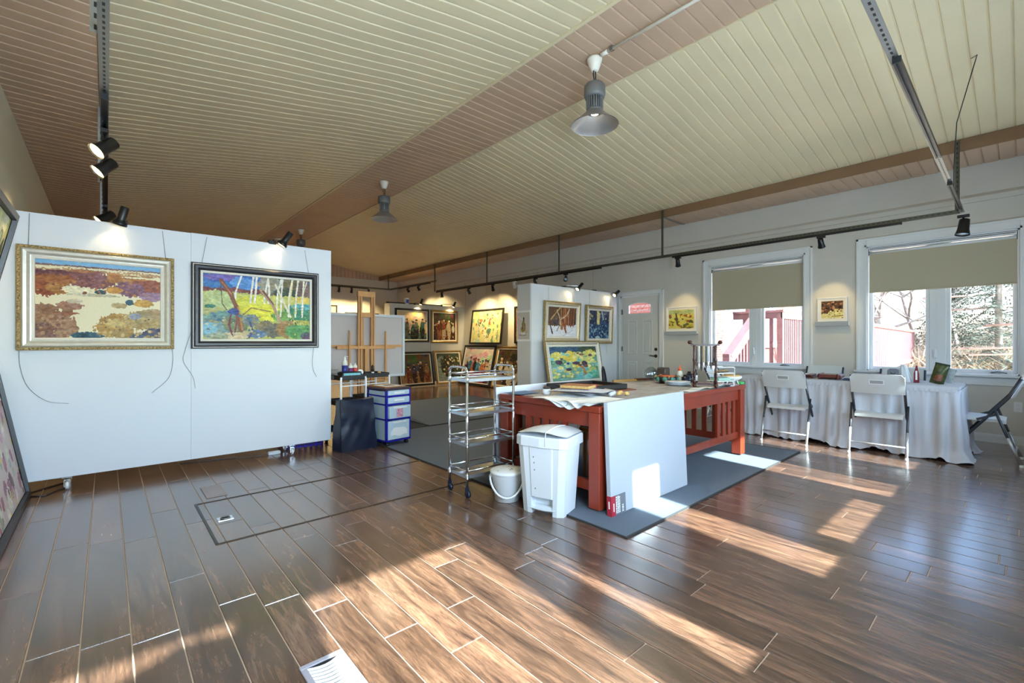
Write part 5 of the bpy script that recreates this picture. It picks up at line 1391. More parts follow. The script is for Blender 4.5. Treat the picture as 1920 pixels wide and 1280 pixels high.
# the near long side: slats left and right of the gap hidden by the leaning canvas
MB().box(-hx+.1,-hy+.036,.19,hx-.1,-hy+.064,.255,0,.003).build('stretcher', M['cherry'], tb)
MB().box(-hx+.1,hy-.064,.19,hx-.1,hy-.036,.255,0,.003).build('stretcher', M['cherry'], tb)
for x in (.70,.82,.94,1.06,-.70,-.82,-.94,-1.06):
    for sy in (-1,1):
        if sy < 0 and x < 0: continue
        MB().box(x-.03,sy*(hy-.05)-.010,.25,x+.03,sy*(hy-.05)+.010,TT-.15).build('slat', M['cherry'], tb)
fl_ = tag(MB().grid(30, 12, lambda u,v: (2.62+2.30*u+(.02*math.sin(v*9) if u in (0,1) else 0), 1.955+1.03*v, TT+.0025+.0015*math.sin(u*23)*math.sin(v*11))).grid(30, 12, lambda u,v: (4.92-2.30*u, 1.955+1.03*v, TT+.0006)).build('table_felt', M['tabletop']), 'stained grey beige drawing felt covering the cherry work table', 'felt')
# leaning canvas in front
lc = thing('wrapped_canvas', 'large blank white canvas leaning on the front of the work table', 'canvas', (3.085, 1.855, .008))
lc.rotation_euler = (-.045, 0, 0)
b = MB(); b.box(-.525,0,.0,.525,.036,.775,0,.003); b.build('canvas_board', M['primed'], lc)
b = MB(); b.box(-.5255,-.0015,-.0005,-.36,.0,.135); b.build('grey_label', mat('label_grey', (112,114,120), .5), lc)
b = MB(); b.box(-.5265,-.0022,-.0005,-.478,-.0005,.135); b.box(-.5268,-.002,-.0005,-.525,.036,.135); b.build('red_label_band', mat('label_red', (176,40,56), .5), lc)
b = MB(); rr = random.Random(4)
for row, (x, h) in enumerate(((-.468,.012),(-.452,.006),(-.444,.006),(-.432,.009),(-.395,.016))):
    z = .012
    while z < (.125 if row != 4 else .06):
        L = rr.uniform(.004,.012); b.box(x-h/2,-.0026,z,x+h/2,-.0014,z+L); z += L+rr.uniform(.002,.006)
b.build('white_print', M['paper'], lc)
b = MB(); b.box(-.505,-.0032,.03,-.495,-.002,.085); b.box(-.5275,.012,.05,-.5265,.022,.10); b.build('pink_print', M['paper'], lc)
# white board behind the table
wbk = thing('foam_board', 'white foam board standing behind the left end of the work table', 'board', (3.10, 3.10, .008))
wbk.rotation_euler = (.03,0,0)
b = MB(); b.box(-.56,0,0,.56,.012,.79,0,.002); b.build('board', M['white'], wbk)
# under the table
sl = thing('wooden_stool', 'round legged wooden stool stored under the work table', 'stool', (3.35, 2.45, .008))
MB().box(-.22,-.17,.40,.22,.17,.44,0,.006).build('seat', M['pine'], sl)
for x in (-.18,.18):
    for y in (-.13,.13): MB().lathe([(.016,0),(.022,.1),(.016,.14),(.024,.2),(.018,.3),(.024,.36),(.02,.40)], 10, (x,y,0)).build('leg', M['pine'], sl)
bk_ = thing('paper_pile', 'pile of white and grey papers on the stool under the table', 'paper pile', (3.30, 2.45, .449))
for i in range(9): MB().box(-.19+.01*(i%3),-.13,.018*i,.17+.012*(i%2),.13,.018*i+.013).build('paper', M['paper' if i%2 else 'label'], bk_, rot=(0,0,random.uniform(-.08,.08)))
cb_ = thing('cardboard_box', 'tan cardboard box under the left end of the work table', 'box', (2.92, 2.78, .008))
MB().box(-.16,-.16,0,.16,.16,.36,0,.003).build('box_body', M['kraft'], cb_); MB().box(-.19,-.19,.40,.19,.19,.425,0,.004).box(-.17,-.17,.36,.17,.17,.40).build('wood_lid', M['pine'], cb_)
bb_ = thing('bin_bag', 'black plastic bag slumped under the work table', 'bag', (3.02, 2.20, .008))
b = MB(); b.grid(14, 10, lambda u,v: ((.17+.02*math.sin(5*u*PI))*math.cos(2*PI*u)*math.sin(PI*(.12+.86*v))**.6, (.15+.015*math.sin(7*u*PI))*math.sin(2*PI*u)*math.sin(PI*(.12+.86*v))**.6, .50*v+.02*math.sin(u*19)*v)); b.build('bag_body', mat('bin_liner', (14,16,20), .25, bump=.3, bscale=14), bb_)
dr_w = thing('driftwood', 'bundle of tan twisted offcuts under the table near the front leg', 'wood offcuts', (3.15, 2.02, .008))
for i in range(14):
    b = MB(); x = random.uniform(-.28,.28); y = random.uniform(-.04,.05); z = .015+.012*i
    a = random.uniform(-.5,.5); b.tube([(x-.12,y,z),(x-.04,y+.02,z+.012),(x+.05,y-.01,z+.002),(x+.13,y+.01,z+.014+a*.03)], .012, 5); b.build('offcut', M['pine' if i%3 else 'paper'], dr_w)

# ---- things on the work table
Z = TT+.0045
# papers, cloth, books
pp = thing('paper_sheets', 'white paper sheets curling over the left edge of the work table', 'paper', (2.74, 2.28, Z))
def curl(w0, w1, z0, ph):
    def fn(u, v):
        x = -.26+.42*u; y = w0+(w1-w0)*v
        over = max(0, -.17-x)
        return (x+over*.2, y, z0+.006*math.sin(9*v+ph)*(1-u)+.004*math.sin(6*u+ph)-over*.5*(.12+.9*math.exp(-((v-.40)/.16)**2)))
    return fn
for i, (a, b2, z0, ph) in enumerate(((-.28,.16,.006,0),(-.22,.30,.012,1.2),(-.30,.02,.018,2.2))):
    MB().grid(18, 18, curl(a, b2, z0, ph)).build('sheet', M['paper'], pp)
cl = thing('folded_cloth', 'folded white cloth under the red book on the work table', 'cloth', (2.95, 2.38, Z+.024))
for i in range(3):
    MB().grid(16, 12, lambda u,v: (-.20+.36*u+.02*math.sin(3*v+i), -.19+.40*v+.02*math.sin(4*u+i), .010*i+.010+.006*math.sin(8*u+3*v+i)+.008*math.sin(PI*u)*math.sin(PI*v))).build('fold', M['cloth'], cl)
MB().tube([(-.02,-.24,.012),(.06,-.22,.018),(.14,-.16,.016),(.17,-.05,.018)], .016, 8).build('rolled_edge', M['cloth'], cl)
bk = thing('hardback_book', 'tan book with red spine lying on the folded cloth', 'book', (2.93, 2.46, Z+.066), R_(18))
bk.scale = (.74, .74, .85)
MB().box(-.13,-.17,0,.13,.17,.004).box(-.13,-.17,.026,.13,.17,.030).build('cover', M['kraft'], bk)
MB().box(-.124,-.165,.004,.122,.165,.026).build('pages', M['straw'], bk)
MB().box(.11,-.171,-.0008,.134,.171,.0308,0,.003).build('spine', M['red'], bk)
MB().box(.1342,-.12,.008,.1348,-.02,.022).box(.1342,.02,.008,.1348,.09,.022).build('spine_print', M['paper'], bk)
bt_ = thing('open_tray_frame', 'shallow black picture frame lying face up behind the red book', 'frame', (3.36, 2.72, Z+.012), R_(-8))
b = MB()
for q in ((-.30,-.23,.30,-.20),(-.30,.20,.30,.23),(-.30,-.20,-.27,.20),(.27,-.20,.30,.20)): b.box(q[0],q[1],0,q[2],q[3],.045,0,.004)
b.build('frame_rails', M['ebony'], bt_); MB().box(-.27,-.20,.004,.27,.20,.012).build('backing', M['kraft'], bt_)
b2 = thing('flat_book', 'brown leather folder beneath the black frame on the table', 'folder', (3.46, 2.62, Z), R_(-8))
MB().box(-.24,-.20,0,.25,.14,.009,0,.003).build('folder', mat('brown_leather', (120,66,46), .5), b2)
bp = thing('blue_paper', 'blue plastic sheet at the left rear corner of the work table', 'sheet', (2.70, 2.90, Z+.001))
MB().grid(10, 8, lambda u,v: (-.13+.26*u, -.10+.2*v, .004+.03*max(0,u-.0)*(1-u)*math.sin(PI*v)+.002)).build('sheet', mat('blue_sheet', (84,120,164), .4), bp)
ck = thing('jar', 'small white and brown jar beside the cloth on the table', 'jar', (2.82, 2.72, Z))
MB().lathe([(.03,0),(.036,.01),(.036,.04),(.03,.045)], 14).build('jar_body', M['white'], ck); MB().lathe([(.028,.045),(.03,.06),(.012,.066)], 14).build('jar_contents', M['stone'], ck)
for i, (x, y) in enumerate(((3.20,2.25),(3.24,2.20),(3.27,2.28))):
    tag(MB().lathe([(.001,0),(.022,.006),(.026,.018),(.014,.032),(.001,.034)], 7, (x,y,Z), smooth=False).build('pebble', M['straw']), ['tan pebble left of three beside the rolled white cloth','tan pebble nearest the table edge, middle of three','tan pebble right of three beside the white cloth'][i], 'pebble', 'pebbles by the white cloth')
# bowl, tools
bw = thing('ceramic_bowl', 'teal and brown lidded bowl with orange rim on the work table', 'bowl', (4.54, 2.57, Z))
MB().lathe([(.075,0),(.085,.008),(.085,.018)], 20).build('foot_ring', M['dwood'], bw)
b = MB(); b.lathe([(.06,.018),(.11,.03),(.128,.05),(.118,.072)], 24); b.build('bowl_body', M['ebony'], bw)
for i in range(9):
    a = 2*PI*i/9; c, s = math.cos(a), math.sin(a)
    MB().lathe([(.001,-.004),(.026,0),(.028,.006),(.001,.012)], 12, (c*.118,s*.118,.047), axis=(c,s,.1)).build('teal_medallion', M['teal'], bw)
for i in range(9):
    a = 2*PI*(i+.5)/9; c, s = math.cos(a), math.sin(a)
    MB().lathe([(.001,-.014),(.014,-.008),(.014,.008),(.001,.014)], 8, (c*.122,s*.122,.075)).build('rim_knob', M['goldd' if i%2 else 'stone'], bw)
MB().lathe([(.10,.074),(.09,.082),(.001,.078)], 20).build('orange_contents', M['orange'], bw)
wk = thing('wooden_spatula', 'long tan wooden stick lying left of the teal bowl', 'stick', (4.50, 2.93, Z), R_(-17))
MB().bar((-.32,0,.012),(.15,0,.014),.03,.022).build('handle', mat('bamboo', (164,126,62), .5), wk); MB().prism([(.0,-.03),(.22,-.04),(.26,0),(.22,.04),(.0,.03)],.012,.03).build('blade', M['dwood'], wk)
cp = thing('stone_cup', 'dark speckled square cup behind the teal bowl', 'cup', (4.80, 2.76, Z))
MB().box(-.055,-.055,0,.055,.055,.15,0,.012).build('cup_body', M['stone'], cp); MB().box(-.045,-.045,.15,.045,.045,.1515).build('cup_mouth', M['black'], cp)
gd = thing('glass_disc', 'clear round glass dish standing behind the dark cup', 'dish', (4.74, 2.88, Z))
MB().lathe([(.075,-.004),(.078,0),(.075,.004),(.001,.003)], 24, (0,0,.078), axis=(-.6,-.8,.15)).build('dish', glass_mat('dish_glass', (214,222,226), .15), gd)
gb_ = thing('glue_bottle', 'white glue bottle with orange nozzle among the ink bottles', 'bottle', (4.84, 2.58, Z))
MB().lathe([(.03,0),(.032,.01),(.032,.09),(.02,.12),(.014,.125)], 16).build('bottle_body', milky, gb_); MB().lathe([(.02,.122),(.02,.14),(.010,.15),(.004,.185)], 14).build('orange_nozzle', M['orange'], gb_)
for i, (x, y, r, h, l, mm, cap) in enumerate(((4.75,2.46,.045,.085,'round dark blue ink bottle left of the brush stand','navyd','ebony'),(4.86,2.48,.04,.095,'second dark blue ink jar behind the round one','navyd','ebony'),(4.76,2.36,.026,.15,'tall black bottle with white label beside the brush stand','ebony','ebony'),(4.95,2.52,.035,.11,'squat black ink jar behind the blue ink bottles','ebony','ebony'))):
    t = thing('ink_bottle', l, 'bottle', (x,y,Z))
    MB().lathe([(r*.95,0),(r,.006),(r,h*.72),(r*.5,h*.8),(r*.5,h*.85)], 16).build('bottle_body', M[mm], t)
    MB().lathe([(r*.6,h*.84),(r*.6,h*1.0),(r*.5,h*1.01)], 14).build('cap', M[cap], t)
    if h > .14: MB().lathe([(r*1.01,h*.18),(r*1.01,h*.58)], 16).build('paper_label', M['label'], t)
# brush stand
bs = thing('brush_stand', 'dark rosewood brush hanging stand with carved posts on the work table', 'brush stand', (4.385, 2.075, Z), R_(-62))
bs.scale = (1.1, 1.1, 1.12)
for s in (-1,1):
    x = s*.088
    b = MB(); b.bar((x,-.085,.02),(x,.085,.02),.03,.022); b.lathe([(.012,-.015),(.02,0),(.012,.015)],10,(x,-.085,.02),axis=(1,0,0)); b.lathe([(.012,-.015),(.02,0),(.012,.015)],10,(x,.085,.02),axis=(1,0,0)); b.build('foot', M['dwood'], bs)
    b = MB(); b.lathe([(.013,.03),(.017,.05),(.010,.07),(.014,.11),(.010,.13),(.010,.22),(.015,.24),(.010,.26),(.010,.35),(.013,.37)], 10, (x,0,0)); b.build('post', M['dwood'], bs)
    for q in (-1,1):
        b = MB(); b.tube([(x,q*.012,.14),(x,q*.05,.13),(x,q*.06,.095),(x,q*.04,.075),(x,q*.025,.09),(x,q*.04,.10)], .006, 6); b.tube([(x,q*.02,.035),(x,q*.05,.05),(x,q*.04,.075)], .006, 6); b.build('scroll_bracket', M['dwood'], bs)
    b = MB(); b.lathe([(.001,-.014),(.017,-.012),(.017,.012),(.001,.014)], 12, (s*.125,0,.395), axis=(.3,1,0)); b.tube([(x,0,.37),(s*.11,0,.38),(s*.125,0,.39)], .008, 6); b.build('scroll_end', M['dwood'], bs)
MB().bar((-.12,0,.372),(.12,0,.372),.016,.014).build('top_rail', M['dwood'], bs)
MB().bar((-.09,0,.205),(.09,0,.205),.012,.03).build('mid_rail', M['dwood'], bs)
MB().bar((-.09,0,.03),(.09,0,.03),.012,.016).build('low_rail', M['dwood'], bs)
bcol = ['ebony','white','ebony','straw','ebony','white','dwood','stone']
for i in range(8):
    x = -.068+.0195*i; L = .15+.05*((i*37)%5)/5
    t = thing('ink_brush', ['black handled brush, first from the left on the stand','white handled brush hanging second on the stand','black brush hanging third on the stand','bamboo brush hanging fourth on the stand','black brush hanging fifth on the stand','white brush hanging sixth on the stand','rosewood brush hanging seventh on the stand','thick grey tipped brush hanging last on the stand'][i], 'brush', tuple(bs.matrix_basis @ Vector((x, -.004, .362))), group='brushes on the stand')
    MB().tube([(0,0,0),(0,0,-L)], .0045 if i < 7 else .010, 8).build('handle', M[bcol[i]], t)
    MB().lathe([(.006 if i < 7 else .013,-L),(.008 if i < 7 else .016,-L-.02),(.001,-L-.06)], 8).build('bristles', M['paper' if i%2 else 'stone'], t)
# plates, rack, basket
for i in range(3):
    t = thing('palette_plate', ['white plate at the bottom of the stack by the brush stand','white plate in the middle of the stack by the brush stand','stained white plate on top of the stack by the brush stand'][i], 'plate', (4.38,2.36,Z+.0125*i), group='plates beside the brush stand')
    MB().lathe([(.06,0),(.09,.006),(.125,.016),(.128,.018),(.09,.010),(.001,.007)], 24).build('plate', M['white'], t)
rk = thing('wire_rack', 'white two tier wire desk rack at the right end of the work table', 'rack', (4.70, 2.06, Z), R_(-25))
rk.scale = (.72, .8, 1)
for y in (-.10,.10): 
    b = MB(); b.tube([(-.15,y,.0),(.12,y,.0),(.14,y,.01),(.14,y,.18),(.12,y,.19),(-.15,y,.19)], .005, 8); b.build('wire_frame', M['white'], rk)
for z in (.045,.125):
    b = MB(); b.box(-.15,-.10,z,.135,.10,z+.008,0,.002); b.build('tray', M['white'], rk)
t = thing('green_tray', 'pale green tray in the wire rack', 'tray', (4.70,2.06,Z+.0535), R_(-25)); MB().box(-.08,-.07,0,.07,.07,.03,0,.006).build('tray_body', mat('mint', (160,196,180), .5), t)
t = thing('tool_pile', 'small brown tools lying on the top of the wire rack', 'tools', (4.70,2.06,Z+.1335), R_(-25))
for i in range(5): MB().bar((-.07+.012*i,-.05+.022*i,.008),(.06,-.04+.015*i,.010+.004*i),.014,.012).build('tool', M['straw' if i%2 else 'ebony'], t)
t = thing('oval_basket', 'shallow white basket with woven lid at the table corner', 'basket', (4.945,2.06,Z+.035))
t.scale = (.78, .9, 1)
MB().lathe([(.10,0),(.16,.03),(.165,.05),(.155,.05),(.10,.012),(.001,.008)], 24, sy=.7).build('basket', M['white'], t)
MB().lathe([(.15,.05),(.12,.06),(.001,.064)], 20, sy=.7).build('woven_lid', M['straw'], t)
for i in range(8):
    a = 2*PI*i/8; MB().tube([(.10*math.cos(a),.07*math.sin(a),.0),(.13*math.cos(a),.09*math.sin(a),-.034)], .006, 6).build('stand_leg', M['white'], t)
t = thing('green_box', 'bright green plastic box at the right corner of the work table', 'box', (5.0,1.975,Z)); MB().box(-.05,-.022,0,.035,.03,.028,0,.008).build('green_shell', M['green'], t); MB().box(.035,-.022,0,.05,.03,.03,0,.004).build('black_end', M['ebony'], t)
t = thing('sketch_sheets', 'loose white and dark sheets along the right front edge of the table', 'paper', (4.15,2.02,Z))
for i in range(4): MB().grid(8,4,lambda u,v: (-.28+.2*i+.22*u*.9,-.05+.11*v,.002+.003*i+.010*math.sin(PI*u)*(i%2)+.002*math.sin(5*v))).build('sheet', M['paper' if i%2 == 0 else 'label'], t)
t = thing('dark_cloth', 'black cloth strip under the wire rack at the table edge', 'cloth', (4.62,2.02,Z-.0005)); MB().grid(8,6,lambda u,v: (-.10+.22*u,-.06+.08*v,.004+.005*math.sin(8*u+4*v))).build('cloth', M['blackp'], t)

# ================================================================== CHROME CART, BUCKET, BIN
ct = thing('chrome_cart', 'four tier chrome shelf cart on castors at the table end', 'cart', (2.308, 2.962, 0), R_(-2))
cw, cd_ = .265, .145       # half sizes: along x and y
cw, cd_ = .232, .126
for sx in (-1,1):
    a = MB(); x = sx*cw
    for y in (-cd_, cd_):
        MB().tube([(x,y,.075),(x,y,.955)], .0105, 10).build('leg', M['chrome'], ct)
        c = MB(); c.box(x-.014,y-.011,.045,x+.014,y+.011,.078,0,.003); c.lathe([(.008,-.013),(.027,-.011),(.027,.011),(.008,.013)], 14, (x,y-.01,.0275), axis=(1,0,0)); c.build('castor', M['navyd'], ct)
    r = .045
    arc = [(x,-cd_,.955)]+[(x,-cd_+r-r*math.cos(t),.955+r*math.sin(t)) for t in (PI/8,PI/4,3*PI/8,PI/2)]+[(x,cd_-r+r*math.sin(t),.955+r*math.cos(t)) for t in (0,PI/8,PI/4,3*PI/8,PI/2)]
    a.tube(arc, .0105, 10); a.build('top_handle', M['chrome'], ct)
for i, z in enumerate((.155,.40,.635,.90)):
    b = MB(); b.box(-cw+.008,-cd_+.008,z,cw-.008,cd_-.008,z+.004); b.box(-cw,-cd_-.001,z-.014,cw,-cd_+.005,z+.010); b.box(-cw,cd_-.005,z-.014,cw,cd_+.001,z+.010); b.box(-cw-.001,-cd_,z-.014,-cw+.005,cd_,z+.010); b.box(cw-.005,-cd_,z-.014,cw+.001,cd_,z+.010)
    b.build('shelf', M['shelf'], ct)
    for y in (-cd_,cd_): MB().tube([(-cw,y,z+.045),(cw,y,z+.045)], .006, 8).build('guard_rail', M['chrome'], ct)
    for x in (-cw,cw): MB().tube([(x,-cd_,z+.045),(x,cd_,z+.045)], .006, 8).build('guard_rail', M['chrome'], ct)
    for x in (-cw,cw):
        for y in (-cd_,cd_): MB().lathe([(.0135,-.018),(.0145,-.014),(.0145,.014),(.0135,.018)], 10, (x,y,z)).build('collar', M['chrome'], ct)
MB().box(-.21,-.10,.904,.21,.10,.906).build('shelf_liner', M['screen'], ct)
# bucket
bu = thing('lidded_bucket', 'small white lidded bucket with a handle beside the pedal bin', 'bucket', (2.275, 2.61, 0))
dirt = mat('smudged_white_plastic', (226,228,228), .4, var=.04, scale=14)
b = MB(); b.lathe([(.085,0),(.092,.004),(.118,.195),(.122,.20),(.122,.212)], 30); b.build('bucket_body', dirt, bu)
b = MB(); b.lathe([(.126,.205),(.129,.21),(.128,.224),(.118,.230),(.07,.238),(.001,.24)], 30); b.box(.118,-.03,.208,.140,.03,.226,0,.004); b.build('lid', dirt, bu)
hd = MB(); ang = -2.3; ux, uy = math.cos(ang+PI/2), math.sin(ang+PI/2); vx, vy = math.cos(ang), math.sin(ang)
pts = []
for i in range(15):
    t = PI*i/14; k = .130*math.cos(t); d = .135*math.sin(t)
    pts.append((ux*k+vx*(d*.95), uy*k+vy*(d*.95), .185-.135*math.sin(t)**1.2))
hd.tube(pts, .008, 8); hd.build('handle', M['white'], bu)
for s in (-1,1): MB().lathe([(.016,-.008),(.016,.010),(.001,.011)], 12, (ux*.118*s,uy*.118*s,.185), axis=(ux*s,uy*s,0)).build('handle_boss', M['white'], bu)
rs_ = random.Random(9)
b = MB()
for i in range(12):
    a = rs_.uniform(0,2*PI); r = rs_.uniform(.02,.10); b.lathe([(.001,0),(rs_.uniform(.003,.009),.0004),(.001,.0008)], 6, (r*math.cos(a),r*math.sin(a),.2385-.06*(r-.07)*(r > .07)*2.2), smooth=False)
b.build('paint_spots', M['cord'], bu)['kind'] = 'stuff'
# pedal bin: faces -x-ish; local front = -Y
bn = thing('pedal_bin', 'tall white plastic pedal bin standing in front of the work table', 'bin', (2.375, 2.255, 0), R_(-72))
W3, D3, H3 = .185, .155, .50
def bin_ring(z):
    k = .84+.16*(z/H3)
    w, d = W3*k, D3*k
    c = .045
    return [(-w,-d+c*.5),(-w+c,-d),(-.095*k,-d),(-.085*k,-d-.005),(.085*k,-d-.005),(.095*k,-d),(w-c,-d),(w,-d+c*.5),(w,d-c),(w-c,d),(-w+c,d),(-w,d-c)]
b = MB(); zs = [.0,.12,.30,H3]
rg_ = [bin_ring(z) for z in zs]; n = 12
vs = [(x,y,z) for r, z in zip(rg_, zs) for x, y in r]
fs = []
for i in range(3):
    for j in range(n):
        if i == 0 and j in (2,3,4): continue
        fs.append((i*n+j,i*n+(j+1)%n,(i+1)*n+(j+1)%n,(i+1)*n+j))
b.add(vs, fs)
# pedal recess
r0, r1 = rg_[0], rg_[1]
b.add([(r0[2][0],r0[2][1],0),(r0[2][0],r0[2][1]+.06,0),(r1[2][0],r1[2][1]+.06,.12),(r1[2][0],r1[2][1],.12)], [(0,1,2,3)])
b.add([(r0[5][0],r0[5][1],0),(r0[5][0],r0[5][1]+.06,0),(r1[5][0],r1[5][1]+.06,.12),(r1[5][0],r1[5][1],.12)], [(3,2,1,0)])
b.add([(r0[2][0],r0[2][1]+.06,0),(r0[5][0],r0[5][1]+.06,0),(r1[5][0],r1[5][1]+.06,.12),(r1[2][0],r1[2][1]+.06,.12)], [(0,1,2,3)])
b.add([(r1[2][0],r1[2][1]+.06,.12),(r1[5][0],r1[5][1]+.06,.12),(r1[5][0],r1[5][1],.12),(r1[4][0],r1[4][1],.12),(r1[3][0],r1[3][1],.12),(r1[2][0],r1[2][1],.12)], [(0,1,2,3,4,5)])
b.build('bin_body', M['whitep'], bn)
b = MB(); b.grid(8, 1, lambda u,v: (-.115+.23*u, -.128*.86-.0-.026*math.sin(PI*u)*(1-v), .045+.012*v), smooth=False)
b.grid(8, 1, lambda u,v: (-.115*.9+.23*.9*u, -.128*.86+.03-(.055+.02*math.sin(PI*u))*v, .052-.012*v), smooth=False); b.build('pedal', M['whitep'], bn)
b = MB(); w, d = W3+.012, D3+.012
ring = lambda k, z, e=0: [(-w*k,-d*k+.03),(-w*k+.05,-d*k-e),(0,-d*k-.012-e),(w*k-.05,-d*k-e),(w*k,-d*k+.03),(w*k,d*k-.03),(w*k-.05,d*k),(-w*k+.05,d*k),(-w*k,d*k-.03)]
lv = [(1,.475),(1.0,.535),(.97,.545)]
vs, fs = [], []
for k, z in lv: vs += [(x,y,z) for x, y in ring(k,z)]
m_ = 9
for i in range(2):
    for j in range(m_): fs.append((i*m_+j,i*m_+(j+1)%m_,(i+1)*m_+(j+1)%m_,(i+1)*m_+j))
b.add(vs, fs)
def lidfn(u, v):
    x = (-w*.97+2*w*.97*u); y = -d*.97-.010*math.sin(PI*u)+(2*d*.97+.01*math.sin(PI*u))*v
    e = max(0, abs(x)-(w*.97-.05))/.05
    y = max(min(y, d*.97-.03*e), -d*.97+.03*e-.010*math.sin(PI*u))
    return (x, y, .545+.050*math.sin(PI*(.08+.84*u))*(.55+.45*math.sin(PI*(.1+.8*v))))
b.add([(x,y,.5448) for x, y in ring(.97,0)], [tuple(range(9))]); b.grid(16, 10, lidfn); b.build('lid', M['whitep'], bn)
b = MB()
for i in range(12):
    u0, u1 = i/12, (i+1)/12
b.tube([(p[0],p[1],p[2]+.0015) for p in [lidfn(.62, q/10) for q in range(11)]]+[(lidfn(.62,1)[0], D3+.012, .48)], .0035, 6); b.tube([(lidfn(.62,0)[0],-D3-.021,.485),(lidfn(.62,0)[0],-D3-.020,.545),lidfn(.62,.02)], .0035, 6)
b.build('lid_seam', M['white'], bn)
b = MB()
for x, z in ((-.055,.40),(-.050,.36),(-.048,.31),(-.045,.18)): b.box(x-.003,-D3*(.84+.16*z/H3)-.0060,z-.005,x+.003,-D3*(.84+.16*z/H3)-.0045,z+.005)
b.build('smudges', M['cord'], bn)['kind'] = 'stuff'

# ================================================================== SKIRTED TABLES
TX0, TX1, TY0, TY1, TH = 6.30, 7.08, .42, 2.50, .745
ft = thing('folding_table', 'long folding table hidden under the white skirt by the windows', 'table', ((TX0+TX1)/2, (TY0+TY1)/2, 0))
hw_, hl_ = (TX1-TX0)/2-.012, (TY1-TY0)/2-.012
MB().box(-hw_,-hl_,TH-.05,hw_,hl_,TH-.006,0,.01).build('tabletop', M['white'], ft)
for y in (-.8,.8):
    for x in (-.25,.25): MB().tube([(x,y,0),(x,y,TH-.05)], .014, 8).build('leg', M['steel'], ft)
tc = thing('tablecloth', 'plain white cloth on top of the skirted table by the windows', 'tablecloth', ((TX0+TX1)/2, (TY0+TY1)/2, TH))
b = MB(); a_, c_ = (TX1-TX0)/2+.004, (TY1-TY0)/2+.004
b.grid(10, 24, lambda u,v: (-a_+2*a_*u, -c_+2*c_*v, .0015*math.sin(13*u+4*v)+.0005)); b.build('cloth_top', M['cloth'], tc)
b = MB()
per = [(-a_,c_),(-a_,-c_),(a_,-c_),(a_,c_)]
for (x0,y0),(x1,y1) in zip(per, per[1:]+per[:1]):
    b.add([(x0,y0,.001),(x1,y1,.001),(x1*1.006,y1*1.003,-.034),(x0*1.006,y0*1.003,-.034)], [(0,1,2,3)])
b.build('cloth_hem', M['cloth'], tc)
sk = thing('table_skirt', 'gathered white skirt hanging to the floor around the window table', 'table skirt', ((TX0+TX1)/2, (TY0+TY1)/2, 0))
RC = .05
PER = []            # perimeter samples: point and outward normal
def _side(p0, p1, nrm, c0):
    L = math.hypot(p1[0]-p0[0], p1[1]-p0[1]); n = int(L/.0085)
    for i in range(n): PER.append((p0[0]+(p1[0]-p0[0])*i/n, p0[1]+(p1[1]-p0[1])*i/n, nrm[0], nrm[1]))
    a0 = math.atan2(nrm[1], nrm[0])
    for i in range(12): 
        a = a0+PI/2*i/12; PER.append((c0[0]+RC*math.cos(a), c0[1]+RC*math.sin(a), math.cos(a), math.sin(a)))
_side((TX0,TY1-RC),(TX0,TY0+RC),(-1,0),(TX0+RC,TY0+RC)); _side((TX0+RC,TY0),(TX1-RC,TY0),(0,-1),(TX1-RC,TY0+RC))
_side((TX1,TY0+RC),(TX1,TY1-RC),(1,0),(TX1-RC,TY1-RC)); _side((TX1-RC,TY1),(TX0+RC,TY1),(0,1),(TX0+RC,TY1-RC))
sr = random.Random(5); NP = len(PER)
fr_ = [(round(sr.uniform(22,58)), sr.uniform(0,6), sr.uniform(.5,1)) for _ in range(6)]
lo_ = [(round(sr.uniform(5,13)), sr.uniform(0,6)) for _ in range(3)]
def skf(u, v):
    i = int(round(u*NP)) % NP; x, y, nx, ny = PER[i]; th = 2*PI*u
    s = i*.0085
    w = sum(a*math.sin(k*th+p+1.3*v*math.sin(3*th+p)) for k, p, a in fr_)/2.6
    w = math.copysign(abs(w)**.7, w)
    g = sum(math.sin(k*th+p) for k, p in lo_)/3
    fine = .004*math.sin(NP*th/5.0)*max(0, 1-v*8)
    out = .010+fine+(.004+.040*min(1,v*1.6)**.8)*(w*.6+.35)*(.55+.45*min(1,max(0,g+.6)))+.035*v**2
    pud = max(0, g)*.6+.5*math.exp(-((s-1.95)/.16)**2)+.5*math.exp(-((s-1.0)/.12)**2)
    z = TH-.028-(TH-.03)*v
    if v > .84: out += pud*(v-.84)/.16*.10; z = max(z, .006+.03*max(0,w)*(v > .95)+.05*max(0,-g)*(v-.84)/.16)
    return (x+nx*out-(TX0+TX1)/2, y+ny*out-(TY0+TY1)/2, max(z,.006))
b = MB(); b.grid(NP, 28, skf); b.build('skirt_fabric', M['cloth'], sk)
b = MB(); b.grid(NP, 1, lambda u,v: (PER[int(round(u*NP))%NP][0]+PER[int(round(u*NP))%NP][2]*(.016+.002*math.sin(u*NP*1.3))-(TX0+TX1)/2, PER[int(round(u*NP))%NP][1]+PER[int(round(u*NP))%NP][3]*(.016+.002*math.sin(u*NP*1.3))-(TY0+TY1)/2, TH-.026-.030*v)); b.build('gathered_band', M['cloth'], sk)
